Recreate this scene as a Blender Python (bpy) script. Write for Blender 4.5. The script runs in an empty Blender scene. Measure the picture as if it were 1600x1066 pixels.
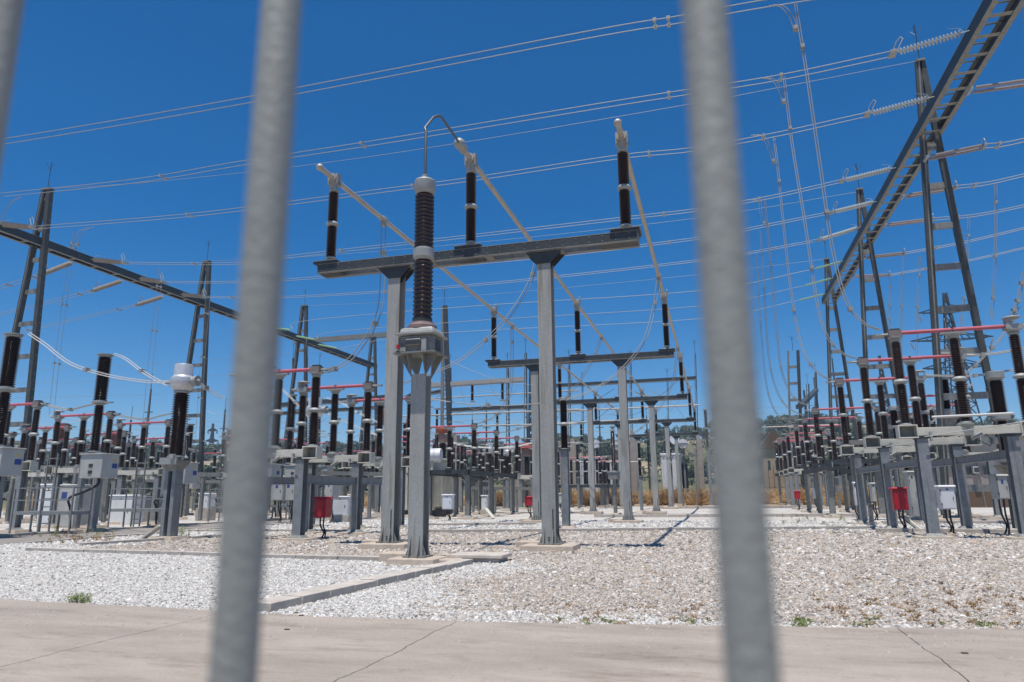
import bpy, math, random
import numpy as np
from mathutils import Vector, Matrix
random.seed(7); rng = np.random.default_rng(7)
S = bpy.context.scene
COL = S.collection
# ------------------------------------------------------------------ camera model (world: +Y along the bus tubes, Z up, metres)
FPX = 1095.64; PIT = .2151; YAW = -.276; ROLL = -.0089
CAM = Vector((0, 0, 1.234))
F_ = Vector((math.sin(YAW)*math.cos(PIT), math.cos(YAW)*math.cos(PIT), math.sin(PIT)))
R0 = Vector((math.cos(YAW), -math.sin(YAW), 0)); U0 = R0.cross(F_)
R_ = math.cos(ROLL)*R0 + math.sin(ROLL)*U0
U_ = -math.sin(ROLL)*R0 + math.cos(ROLL)*U0
def at(px, py, X=None, Y=None, Z=None):
    """surveying helper: sight line through a measured photo point met with a known plane"""
    d = F_ + R_*((px-800)/FPX) - U_*((py-533)/FPX)
    t = (X-CAM.x)/d.x if X is not None else (Y-CAM.y)/d.y if Y is not None else (Z-CAM.z)/d.z
    return CAM + d*t
# ------------------------------------------------------------------ materials
MATS = {}
def mat(name, base, rough=.6, metal=0., n_scale=0., n_amt=0., col2=None, bump=0., bscale=60., spec=.5, trans=0., streak=False, emis=None):
    m = bpy.data.materials.new(name); m.use_nodes = True
    nt = m.node_tree; b = nt.nodes['Principled BSDF']
    b.inputs['Base Color'].default_value = (*base, 1); b.inputs['Roughness'].default_value = rough
    b.inputs['Metallic'].default_value = metal; b.inputs['Specular IOR Level'].default_value = spec
    if trans: b.inputs['Transmission Weight'].default_value = trans
    if n_scale:
        g = nt.nodes.new('ShaderNodeNewGeometry'); n = nt.nodes.new('ShaderNodeTexNoise')
        n.inputs['Scale'].default_value = n_scale; n.inputs['Detail'].default_value = 6; n.inputs['Roughness'].default_value = .65
        if streak:
            mp = nt.nodes.new('ShaderNodeMapping'); mp.inputs['Scale'].default_value = (1, 1, .12)
            nt.links.new(g.outputs['Position'], mp.inputs['Vector']); nt.links.new(mp.outputs[0], n.inputs['Vector'])
        else: nt.links.new(g.outputs['Position'], n.inputs['Vector'])
        r = nt.nodes.new('ShaderNodeValToRGB'); c2 = col2 or tuple(max(0, c*(1-n_amt)) for c in base)
        r.color_ramp.elements[0].position = .32; r.color_ramp.elements[1].position = .68
        r.color_ramp.elements[0].color = (*c2, 1); r.color_ramp.elements[1].color = (*base, 1)
        nt.links.new(n.outputs['Fac'], r.inputs['Fac']); nt.links.new(r.outputs['Color'], b.inputs['Base Color'])
    if 'galvanised' in name or 'blue_grey' in name:
        L_ = nt.links; src = b.inputs['Base Color'].links[0].from_socket; gg = nt.nodes.new('ShaderNodeNewGeometry')
        vv = nt.nodes.new('ShaderNodeTexVoronoi'); vv.inputs['Scale'].default_value = 55; L_.new(gg.outputs['Position'], vv.inputs['Vector'])
        sc_ = nt.nodes.new('ShaderNodeSeparateColor'); L_.new(vv.outputs['Color'], sc_.inputs[0]); mr = nt.nodes.new('ShaderNodeMapRange'); mr.inputs['To Min'].default_value = .90; mr.inputs['To Max'].default_value = 1.14; L_.new(sc_.outputs[0], mr.inputs['Value'])
        mx = nt.nodes.new('ShaderNodeMix'); mx.data_type = 'RGBA'; mx.blend_type = 'MULTIPLY'; mx.inputs['Factor'].default_value = 1; L_.new(src, mx.inputs['A']); L_.new(mr.outputs[0], mx.inputs['B'])
        m2 = nt.nodes.new('ShaderNodeMapping'); m2.inputs['Scale'].default_value = (9, 9, .55); L_.new(gg.outputs['Position'], m2.inputs['Vector']); n3 = nt.nodes.new('ShaderNodeTexNoise'); n3.inputs['Scale'].default_value = 1; n3.inputs['Detail'].default_value = 5; L_.new(m2.outputs[0], n3.inputs['Vector'])
        r3 = nt.nodes.new('ShaderNodeValToRGB'); r3.color_ramp.elements[0].position = .30; r3.color_ramp.elements[0].color = (.74, .68, .60, 1); r3.color_ramp.elements[1].position = .46; r3.color_ramp.elements[1].color = (1, 1, 1, 1); L_.new(n3.outputs['Fac'], r3.inputs['Fac'])
        my = nt.nodes.new('ShaderNodeMix'); my.data_type = 'RGBA'; my.blend_type = 'MULTIPLY'; my.inputs['Factor'].default_value = 1; L_.new(mx.outputs['Result'], my.inputs['A']); L_.new(r3.outputs[0], my.inputs['B']); L_.new(my.outputs['Result'], b.inputs['Base Color'])
    if bump:
        g2 = nt.nodes.new('ShaderNodeNewGeometry'); n2 = nt.nodes.new('ShaderNodeTexNoise'); n2.inputs['Scale'].default_value = bscale
        n2.inputs['Detail'].default_value = 4
        bp = nt.nodes.new('ShaderNodeBump'); bp.inputs['Strength'].default_value = bump; bp.inputs['Distance'].default_value = .01
        nt.links.new(g2.outputs['Position'], n2.inputs['Vector']); nt.links.new(n2.outputs['Fac'], bp.inputs['Height']); nt.links.new(bp.outputs[0], b.inputs['Normal'])
    MATS[name] = m; return m
galv = mat('galvanised_steel', (.25, .252, .235), .6, .15, 5, 0, (.165, .168, .155), .15, 90)
galvL = mat('galvanised_steel_streaked', (.40, .40, .37), .65, .1, 3.2, 0, (.29, .29, .27), .2, 120, streak=True)
bluest = mat('blue_grey_steel', (.265, .28, .285), .6, .1, 6, 0, (.195, .208, .21), .1, 80)
darkst = mat('dark_steel', (.06, .068, .07), .55, .2, 3, 0, (.035, .04, .042), .1, 60)
barst = mat('bar_steel', (.335, .345, .315), .6, .05, 5, 0, (.28, .29, .265), .25, 150)
porc = mat('brown_porcelain', (.020, .008, .007), .12, 0, 0, 0, spec=.45)
porcB = mat('black_brown_porcelain', (.018, .009, .008), .13, 0, 0, 0, spec=.4)
flange = mat('grey_flange_metal', (.36, .37, .35), .55, .15, 9, 0, (.29, .295, .28))
cream = mat('cream_paint', (.66, .63, .53), .5, 0, 2.5, 0, (.52, .49, .41), .05, 40)
greycab = mat('pale_grey_cabinet_paint', (.50, .50, .46), .45, 0, 2.0, 0, (.40, .40, .37))
redp = mat('red_paint', (.50, .010, .025), .4, 0, 4, 0, (.36, .008, .02))
pinkp = mat('faded_pink_red_paint', (.53, .13, .165), .55, 0, 3, 0, (.42, .09, .12))
alu = mat('dull_aluminium_tube', (.47, .43, .37), .5, .15, 4, 0, (.36, .33, .29))
cable = mat('aluminium_conductor', (.30, .30, .285), .6, .2)
midst = mat('weathered_mast_steel', (.075, .08, .074), .6, .1, 3, 0, (.04, .043, .04), .1, 60)
cableW = mat('bright_aluminium_conductor', (.58, .57, .54), .5, .2)
glassy = mat('toughened_glass_discs', (.55, .58, .55), .12, 0, spec=.9)
greeng = mat('green_glass_discs', (.30, .48, .27), .15, 0, spec=.9)
brownd = mat('brown_disc_glaze', (.36, .31, .29), .3)
blackr = mat('black_cable_rubber', (.012, .012, .014), .5)
white = mat('white_paint', (.78, .79, .80), .45, 0, 2, 0, (.66, .67, .68))
silver = mat('silver_paint', (.62, .63, .64), .35, .35, 6, 0, (.5, .51, .52))
orange = mat('rusty_orange_paint', (.40, .10, .045), .6, 0, 4, 0, (.28, .07, .04))
greybrown = mat('grey_brown_casting', (.24, .20, .18), .6, 0, 10, 0, (.17, .14, .13))
brownc = mat('dark_brown_paint', (.16, .055, .04), .5, 0, 4, 0, (.11, .04, .03))
mauve = mat('mauve_grey_paint', (.26, .18, .17), .6, 0, 4, 0, (.19, .13, .12))
blues = mat('blue_sign', (.03, .06, .25), .4)
yellow = mat('yellow_sign', (.7, .5, .05), .4)
bluedk = mat('dark_window', (.02, .025, .03), .15)
conc = mat('tan_concrete', (.52, .43, .34), .85, 0, 6, 0, (.37, .31, .25), .35, 70)
kerbm = mat('kerb_concrete', (.53, .475, .41), .9, 0, 3.5, 0, (.37, .33, .29), .5, 60)
concG = mat('pale_concrete_pillar', (.42, .37, .31), .85, 0, 1.5, 0, (.32, .28, .24))
bwall = mat('pinkish_grey_render', (.34, .29, .26), .85, 0, 1.2, 0, (.27, .23, .21), .1, 20)
bplinth = mat('brown_plinth', (.14, .085, .05), .8, 0, 1, 0, (.11, .07, .04))
bcream = mat('cream_render', (.60, .54, .45), .85, 0, 1, 0, (.52, .46, .39))
broof = mat('grey_roof_sheet', (.20, .19, .18), .7, 0, 1, 0, (.15, .15, .14))
terra = mat('terracotta_roof', (.36, .15, .09), .8)
tanb = mat('tan_screen', (.48, .36, .22), .85, 0, 1, 0, (.4, .29, .17))
trunkm = mat('olive_bark', (.11, .085, .06), .9)
leafA = mat('olive_leaf', (.125, .14, .075), .8, 0, .35, 0, (.07, .09, .04))
leafB = mat('pine_leaf', (.075, .11, .045), .8, 0, .35, 0, (.045, .07, .028))
dryg = mat('dry_grass', (.66, .47, .25), .85, 0, 1.5, 0, (.44, .30, .14))
dryt = mat('dry_weed_rust', (.42, .24, .11), .85, 0, 12, 0, (.22, .15, .06))
weedg = mat('weed_green', (.28, .31, .11), .7, 0, 10, 0, (.13, .18, .05))
dirt = mat('dry_dirt', (.36, .26, .17), .95, 0, .5, 0, (.28, .2, .12), .5, 8)
asph = mat('path_concrete', (.27, .24, .21), .9, 0, 1.4, 0, (.19, .175, .16), .3, 60)

def ground_mat(name, cols, bscale, bstr, stain):
    """stony or cast surface: cells of slightly different colours, broad stains, real bump"""
    m = bpy.data.materials.new(name); m.use_nodes = True; nt = m.node_tree; N = nt.nodes; L = nt.links
    b = N['Principled BSDF']; b.inputs['Roughness'].default_value = .92; b.inputs['Specular IOR Level'].default_value = .25
    g = N.new('ShaderNodeNewGeometry')
    v = N.new('ShaderNodeTexVoronoi'); v.inputs['Scale'].default_value = bscale; L.new(g.outputs['Position'], v.inputs['Vector'])
    sep = N.new('ShaderNodeSeparateColor'); L.new(v.outputs['Color'], sep.inputs[0])
    r = N.new('ShaderNodeValToRGB'); r.color_ramp.interpolation = 'CONSTANT'
    while len(r.color_ramp.elements) < len(cols): r.color_ramp.elements.new(.5)
    acc = 0
    for e, (w, c) in zip(r.color_ramp.elements, cols):
        e.position = acc; e.color = (*c, 1); acc += w
    L.new(sep.outputs[0], r.inputs['Fac'])
    n = N.new('ShaderNodeTexNoise'); n.inputs['Scale'].default_value = stain[0]; n.inputs['Detail'].default_value = 7; L.new(g.outputs['Position'], n.inputs['Vector'])
    r2 = N.new('ShaderNodeValToRGB'); r2.color_ramp.elements[0].position = .35; r2.color_ramp.elements[1].position = .62
    r2.color_ramp.elements[0].color = (*stain[1], 1); r2.color_ramp.elements[1].color = (1, 1, 1, 1)
    L.new(n.outputs['Fac'], r2.inputs['Fac'])
    mx = N.new('ShaderNodeMix'); mx.data_type = 'RGBA'; mx.blend_type = 'MULTIPLY'; mx.inputs['Factor'].default_value = 1
    L.new(r.outputs[0], mx.inputs['A']); L.new(r2.outputs[0], mx.inputs['B']); L.new(mx.outputs['Result'], b.inputs['Base Color'])
    bp = N.new('ShaderNodeBump'); bp.inputs['Strength'].default_value = bstr; bp.inputs['Distance'].default_value = .03
    L.new(v.outputs['Distance'], bp.inputs['Height']); bp.invert = True; L.new(bp.outputs[0], b.inputs['Normal'])
    return m
WH = [(.30, (.51, .49, .455)), (.25, (.59, .57, .535)), (.2, (.42, .40, .37)), (.12, (.67, .65, .62)), (.08, (.44, .38, .32)), (.05, (.33, .31, .29))]
MX = [(.22, (.41, .36, .31)), (.18, (.46, .41, .36)), (.2, (.34, .30, .26)), (.13, (.52, .475, .42)), (.11, (.42, .325, .24)), (.1, (.22, .20, .18)), (.06, (.66, .63, .59))]
grav_w = ground_mat('white_gravel_bed', WH, 26, .8, (.45, (.86, .82, .77)))
grav_m = ground_mat('mixed_gravel_bed', MX, 26, .8, (.6, (.85, .8, .75)))

def stone_mat(name, cols):
    m = bpy.data.materials.new(name); m.use_nodes = True; nt = m.node_tree; N = nt.nodes; L = nt.links
    b = N['Principled BSDF']; b.inputs['Roughness'].default_value = .9; b.inputs['Specular IOR Level'].default_value = .2
    o = N.new('ShaderNodeAttribute'); o.attribute_type = 'INSTANCER'; o.attribute_name = 'hue'
    r = N.new('ShaderNodeValToRGB'); r.color_ramp.interpolation = 'CONSTANT'
    while len(r.color_ramp.elements) < len(cols): r.color_ramp.elements.new(.5)
    acc = 0
    for e, (w, c) in zip(r.color_ramp.elements, cols):
        e.position = acc; e.color = (*c, 1); acc += w
    L.new(o.outputs['Fac'], r.inputs['Fac'])
    g = N.new('ShaderNodeNewGeometry'); n = N.new('ShaderNodeTexNoise'); n.inputs['Scale'].default_value = 70; L.new(g.outputs['Position'], n.inputs['Vector'])
    mr = N.new('ShaderNodeMapRange'); mr.inputs['To Min'].default_value = .75; mr.inputs['To Max'].default_value = 1.15; L.new(n.outputs['Fac'], mr.inputs['Value'])
    mx = N.new('ShaderNodeMix'); mx.data_type = 'RGBA'; mx.blend_type = 'MULTIPLY'; mx.inputs['Factor'].default_value = 1
    L.new(r.outputs[0], mx.inputs['A']); L.new(mr.outputs[0], mx.inputs['B']); L.new(mx.outputs['Result'], b.inputs['Base Color'])
    return m
stone_w = stone_mat('white_stone', WH); stone_m = stone_mat('mixed_stone', MX)

def road_mat():
    m = bpy.data.materials.new('weathered_road_concrete'); m.use_nodes = True; nt = m.node_tree; N = nt.nodes; L = nt.links
    b = N['Principled BSDF']; b.inputs['Roughness'].default_value = .85; b.inputs['Specular IOR Level'].default_value = .3
    g = N.new('ShaderNodeNewGeometry')
    def noise(s, d, sc=(1, 1, 1)):
        mp = N.new('ShaderNodeMapping'); mp.inputs['Scale'].default_value = sc; L.new(g.outputs['Position'], mp.inputs['Vector'])
        n = N.new('ShaderNodeTexNoise'); n.inputs['Scale'].default_value = s; n.inputs['Detail'].default_value = d; n.inputs['Roughness'].default_value = .7
        L.new(mp.outputs[0], n.inputs['Vector']); return n
    def ramp(src, p0, c0, p1, c1):
        r = N.new('ShaderNodeValToRGB'); r.color_ramp.elements[0].position = p0; r.color_ramp.elements[0].color = (*c0, 1)
        r.color_ramp.elements[1].position = p1; r.color_ramp.elements[1].color = (*c1, 1); L.new(src, r.inputs['Fac']); return r
    def mul(a, b_):
        mx = N.new('ShaderNodeMix'); mx.data_type = 'RGBA'; mx.blend_type = 'MULTIPLY'; mx.inputs['Factor'].default_value = 1
        L.new(a, mx.inputs['A']); L.new(b_, mx.inputs['B']); return mx.outputs['Result']
    a = ramp(noise(.9, 8, (.5, 1.6, 1)).outputs['Fac'], .36, (.28, .24, .20), .62, (.375, .32, .27))
    c = ramp(noise(60, 5).outputs['Fac'], .3, (.82, .82, .82), .7, (1.1, 1.1, 1.1))
    d = ramp(noise(2.6, 6, (.35, 1.3, 1)).outputs['Fac'], .30, (.72, .68, .65), .46, (1, 1, 1))
    e = ramp(noise(9, 5).outputs['Fac'], .28, (.78, .76, .74), .42, (1, 1, 1))
    L.new(mul(mul(mul(a.outputs[0], c.outputs[0]), d.outputs[0]), e.outputs[0]), b.inputs['Base Color'])
    bp = N.new('ShaderNodeBump'); bp.inputs['Strength'].default_value = .35; bp.inputs['Distance'].default_value = .006
    L.new(noise(90, 3).outputs['Fac'], bp.inputs['Height']); L.new(bp.outputs[0], b.inputs['Normal'])
    return m
roadm = road_mat()
def hill_mat():
    m = bpy.data.materials.new('hillside_soil_and_scrub'); m.use_nodes = True; nt = m.node_tree; N = nt.nodes; L = nt.links
    b = N['Principled BSDF']; b.inputs['Roughness'].default_value = .95; b.inputs['Specular IOR Level'].default_value = .1
    g = N.new('ShaderNodeNewGeometry'); n = N.new('ShaderNodeTexNoise'); n.inputs['Scale'].default_value = .035; n.inputs['Detail'].default_value = 9
    L.new(g.outputs['Position'], n.inputs['Vector']); r = N.new('ShaderNodeValToRGB')
    r.color_ramp.elements[0].position = .50; r.color_ramp.elements[0].color = (.13, .125, .07, 1)
    r.color_ramp.elements[1].position = .66; r.color_ramp.elements[1].color = (.38, .30, .21, 1)
    L.new(n.outputs['Fac'], r.inputs['Fac']); L.new(r.outputs[0], b.inputs['Base Color']); return m
hillm = hill_mat()
# ------------------------------------------------------------------ mesh builder
class MB:
    def __init__(s, m=None): s.v = []; s.f = []; s.mi = []; s.mats = []; s.cur = 0; (s.use(m) if m else None)
    def use(s, m):
        if m not in s.mats: s.mats.append(m)
        s.cur = s.mats.index(m); return s
    def add(s, vs, fs):
        o = len(s.v); s.v += [tuple(v) for v in vs]; s.f += [tuple(i+o for i in f) for f in fs]; s.mi += [s.cur]*len(fs); return s
    def box(s, x0, x1, y0, y1, z0, z1):
        if x0 > x1: x0, x1 = x1, x0
        if y0 > y1: y0, y1 = y1, y0
        return s.add([(x0,y0,z0),(x1,y0,z0),(x1,y1,z0),(x0,y1,z0),(x0,y0,z1),(x1,y0,z1),(x1,y1,z1),(x0,y1,z1)],
                     [(0,3,2,1),(4,5,6,7),(0,1,5,4),(1,2,6,5),(2,3,7,6),(3,0,4,7)])
    def frust(s, cx, cy, z0, z1, w0, d0, w1, d1):
        return s.add([(cx-w0/2,cy-d0/2,z0),(cx+w0/2,cy-d0/2,z0),(cx+w0/2,cy+d0/2,z0),(cx-w0/2,cy+d0/2,z0),
                      (cx-w1/2,cy-d1/2,z1),(cx+w1/2,cy-d1/2,z1),(cx+w1/2,cy+d1/2,z1),(cx-w1/2,cy+d1/2,z1)],
                     [(0,3,2,1),(4,5,6,7),(0,1,5,4),(1,2,6,5),(2,3,7,6),(3,0,4,7)])
    def bar(s, p, q, w, h, up=(0,0,1)):
        p, q = Vector(p), Vector(q); d = (q-p).normalized(); u = Vector(up)
        if abs(d.dot(u)) > .98: u = Vector((0,1,0))
        a = d.cross(u).normalized()*w/2; b = a.cross(d).normalized()*h/2
        vs = [p-a-b, p+a-b, p+a+b, p-a+b, q-a-b, q+a-b, q+a+b, q-a+b]
        return s.add(vs, [(0,3,2,1),(4,5,6,7),(0,1,5,4),(1,2,6,5),(2,3,7,6),(3,0,4,7)][::1])
    def prism(s, pts, a, b, axis='y'):
        """extrude polygon pts (2d) between a and b along axis"""
        n = len(pts)
        if axis == 'y': V = [(x,a,z) for x,z in pts]+[(x,b,z) for x,z in pts]
        elif axis == 'x': V = [(a,x,z) for x,z in pts]+[(b,x,z) for x,z in pts]
        else: V = [(x,y,a) for x,y in pts]+[(x,y,b) for x,y in pts]
        return s.add(V, [tuple(range(n))[::-1], tuple(range(n,2*n))]+[(i,(i+1)%n,n+(i+1)%n,n+i) for i in range(n)])
    def tube(s, pts, r, seg=8, cap=True):
        pts = [Vector(p) for p in pts]; n = len(pts); prev = None; vs = []
        for i, p in enumerate(pts):
            t = (pts[min(i+1,n-1)]-pts[max(i-1,0)]).normalized()
            if prev is None:
                u = Vector((0,0,1)) if abs(t.z) < .9 else Vector((0,1,0)); a = t.cross(u).normalized()
            else:
                a = (prev-t*prev.dot(t)).normalized()
            prev = a; b = t.cross(a); rr = r[i] if isinstance(r, (list,tuple)) else r
            for k in range(seg):
                an = 2*math.pi*k/seg; vs.append(p+a*math.cos(an)*rr+b*math.sin(an)*rr)
        fs = [(i*seg+k, i*seg+(k+1)%seg, (i+1)*seg+(k+1)%seg, (i+1)*seg+k) for i in range(n-1) for k in range(seg)]
        if cap: fs += [tuple(range(seg))[::-1], tuple(range((n-1)*seg, n*seg))]
        return s.add(vs, fs)
    def lathe(s, x, y, prof, seg=16):
        n = len(prof); vs = [(x+r*math.cos(2*math.pi*k/seg), y+r*math.sin(2*math.pi*k/seg), z) for r, z in prof for k in range(seg)]
        fs = [(i*seg+k, i*seg+(k+1)%seg, (i+1)*seg+(k+1)%seg, (i+1)*seg+k) for i in range(n-1) for k in range(seg)]
        fs += [tuple(range(seg))[::-1], tuple(range((n-1)*seg, n*seg))]
        return s.add(vs, fs)
    def ball(s, c, r, seg=10):
        pr = [(max(.001, r*math.sin(math.pi*i/6)), c[2]-r*math.cos(math.pi*i/6)) for i in range(7)]
        return s.lathe(c[0], c[1], pr, seg)
    def sheds(s, x, y, z0, z1, r, n, seg=14, rc=.60):
        p = (z1-z0)/n; prof = [(r*rc, z0)]
        for i in range(n):
            z = z0+i*p; prof += [(r*.98, z+.14*p), (r, z+.24*p), (r*.96, z+.34*p), (r*(rc+.04), z+.62*p)]
        prof.append((r*rc, z1)); return s.lathe(x, y, prof, seg)
    def hcol(s, x, y, z0, z1, w, d, t=.022):
        s.box(x-w/2, x+w/2, y-d/2, y-d/2+t, z0, z1); s.box(x-w/2, x+w/2, y+d/2-t, y+d/2, z0, z1)
        return s.box(x-t/2, x+t/2, y-d/2+t, y+d/2-t, z0, z1)
    def mesh(s, name, sharp=32):
        m = bpy.data.meshes.new(name); m.from_pydata(s.v, [], s.f); m.validate()
        for a in s.mats: m.materials.append(a)
        if len(m.polygons) == len(s.mi): m.polygons.foreach_set('material_index', s.mi)
        m.polygons.foreach_set('use_smooth', [True]*len(m.polygons))
        m.set_sharp_from_angle(angle=math.radians(sharp)); m.update(); return m
def link(name, data, parent=None, loc=None, bevel=0):
    o = bpy.data.objects.new(name, data); COL.objects.link(o)
    if parent is not None: o.parent = parent
    if loc is not None: o.location = loc
    if bevel:
        b = o.modifiers.new('Bevel', 'BEVEL'); b.width = bevel; b.segments = 2; b.limit_method = 'ANGLE'
    return o
def tag(o, label, cat, group=None):
    o['label'] = label; o['category'] = cat
    if group: o['group'] = group
    return o
def thing(name, label, cat, loc=(0,0,0), group=None):
    return tag(link(name, None, None, loc), label, cat, group)
def part(name, mb, parent, loc=None, label=None, bevel=0):
    o = link(name, mb.mesh(name) if isinstance(mb, MB) else mb, parent, loc, bevel)
    if label: o['label'] = label
    return o
def solo(name, mb, label, cat, group=None, loc=None, bevel=0):
    return tag(link(name, mb.mesh(name), None, loc, bevel), label, cat, group)
def struct(name, mb, loc=None, kind='structure', bevel=0):
    o = link(name, mb.mesh(name), None, loc, bevel); o['kind'] = kind; return o
def dup(root, loc, label, rz=None):
    def cp(o, par):
        c = o.copy(); COL.objects.link(c); c.parent = par
        for ch in [q for q in CH.get(o.name, [])]: cp(ch, c)
        return c
    CH = {}
    for q in COL.objects:
        if q.parent: CH.setdefault(q.parent.name, []).append(q)
    r = cp(root, None); r.location = loc; r['label'] = label
    if rz is not None: r.rotation_euler.z = rz
    return r
def catmull(P, n=8):
    P = [Vector(p) for p in P]
    if len(P) < 3: return P
    out = []; Q = [P[0]*2-P[1]]+P+[P[-1]*2-P[-2]]
    for i in range(1, len(Q)-2):
        a, b, c, d = Q[i-1:i+3]
        for k in range(n):
            t = k/n; out.append(.5*((2*b)+(c-a)*t+(2*a-5*b+4*c-d)*t*t+(3*b-a-3*c+d)*t**3))
    out.append(P[-1]); return out
def ordinal(i): return ['nearest', 'second nearest', 'third nearest', 'fourth nearest', 'fifth nearest', 'sixth nearest', 'seventh nearest', 'farthest'][i]
# ------------------------------------------------------------------ sky, sun, camera
w = bpy.data.worlds.new("World"); S.world = w; w.use_nodes = True
nt = w.node_tree; sky = nt.nodes.new('ShaderNodeTexSky'); sky.sky_type = 'NISHITA'; sky.sun_disc = False
SUN = Vector((-.012, -.215, 1)).normalized()
sky.sun_elevation = math.asin(SUN.z); sky.sun_rotation = math.atan2(SUN.x, SUN.y)
sky.altitude = 600; sky.air_density = .85; sky.dust_density = .35; sky.ozone_density = 3.2
bg = nt.nodes['Background']; bg.inputs['Strength'].default_value = .098; hs = nt.nodes.new('ShaderNodeHueSaturation'); hs.inputs['Saturation'].default_value = 1.45; hs.inputs['Value'].default_value = 1.07; hs.inputs['Hue'].default_value = .501; nt.links.new(sky.outputs[0], hs.inputs['Color']); nt.links.new(hs.outputs[0], bg.inputs['Color'])
sl = bpy.data.lights.new('sun', 'SUN'); sl.energy = 4.9; sl.angle = math.radians(.53); sl.color = (1, .955, .89)
so = bpy.data.objects.new('sun', sl); COL.objects.link(so); so.location = (0, 0, 60)
so.rotation_euler = (-SUN).to_track_quat('-Z', 'Y').to_euler()
cd = bpy.data.cameras.new('camera'); cam = bpy.data.objects.new('camera', cd); COL.objects.link(cam)
cam.matrix_world = Matrix(((R_.x, U_.x, -F_.x, CAM.x), (R_.y, U_.y, -F_.y, CAM.y), (R_.z, U_.z, -F_.z, CAM.z), (0, 0, 0, 1)))
cd.sensor_width = 36; cd.sensor_fit = 'HORIZONTAL'; cd.lens = FPX/1600*36; cd.clip_end = 6000; cd.clip_start = .05
cd.dof.use_dof = True; cd.dof.focus_distance = 19; cd.dof.aperture_fstop = 2.7
S.camera = cam
S.view_settings.view_transform = 'Standard'; S.view_settings.look = 'None'; S.view_settings.exposure = 0.18
# ------------------------------------------------------------------ ground
b = MB(dirt); b.add([(-3500,-3500,-.09),(3500,-3500,-.09),(3500,3500,-.09),(-3500,3500,-.09)], [(0,1,2,3)]); struct('ground', b)
b = MB(grav_w); b.add([(-75,5,-.055),(12,5,-.055),(40,30,-.055),(60,80,-.055),(-75,80,-.055)], [(0,1,2,3,4)]); struct('gravel_yard', b)
# mixed stone bed: right of the diagonal kerb and between the first equipment rows
b = MB(grav_m); b.add([(-4.3,6.6,-.05),(13,6.6,-.05),(22,25.2,-.05),(-4.3,25.2,-.05)], [(0,1,2,3)])
b.add([(-15.5,14.2,-.05),(-4.3,13.6,-.05),(-4.3,25.2,-.05),(-15.5,20.5,-.05)], [(0,1,2,3)]); struct('gravel_bed', b)
def in_mixed(x, y):
    a = (x > -4.3+.25*np.sin(y*2.1)) & (y < 25.2) & (rng.random(x.shape) < .93)
    c = (x > -15.5) & (y > 14.0+.3*np.sin(x)) & (y < 20.5+(x+15.5)*.42) & (x <= -4.3)
    near_kerb = (x < -3.5+.5*np.sin(y*1.7)+rng.normal(0,.35,x.shape)) & (y < 13.4) & (x > -4.6)           # white stones spilled along the kerb
    edge = (y < 7.75+.12*np.sin(x*5)) & (x > -4.3)
    return (a | c) & ~near_kerb & ~(edge & (rng.random(x.shape) < .7))
def scatter(y0, y1, dens, size, zj):
    out = []
    xl = lambda y: -(1.17*y+2.0); xr = lambda y: .40*y+2.2
    area = (y1-y0)*((xr(y0)-xl(y0))+(xr(y1)-xl(y1)))/2; n = int(area*dens)
    y = rng.uniform(y0, y1, n*2); x = rng.uniform(xl(y1), xr(y1), n*2)
    k = (x > xl(y)) & (x < xr(y)); x, y = x[k], y[k]
    yr = 6.95+np.clip((x+2)*.16, 0, 1.6)
    k = (y > yr) & ~((x < -19.0+0*y) & (y > 15)); x, y = x[k], y[k]
    s = size*rng.lognormal(0, .28, len(x)); z = -.045+rng.uniform(0, zj, len(x))
    return x, y, z, s
parts_ = [scatter(6.9, 10.5, 2200, .0155, .028), scatter(10.5, 15, 1200, .0195, .03), scatter(15, 23, 330, .031, .03), scatter(23, 34, 90, .042, .03)]
X = np.concatenate([p[0] for p in parts_]); Y = np.concatenate([p[1] for p in parts_]); Zs = np.concatenate([p[2] for p in parts_]); SC = np.concatenate([p[3] for p in parts_])
mixm = in_mixed(X, Y)
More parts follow.
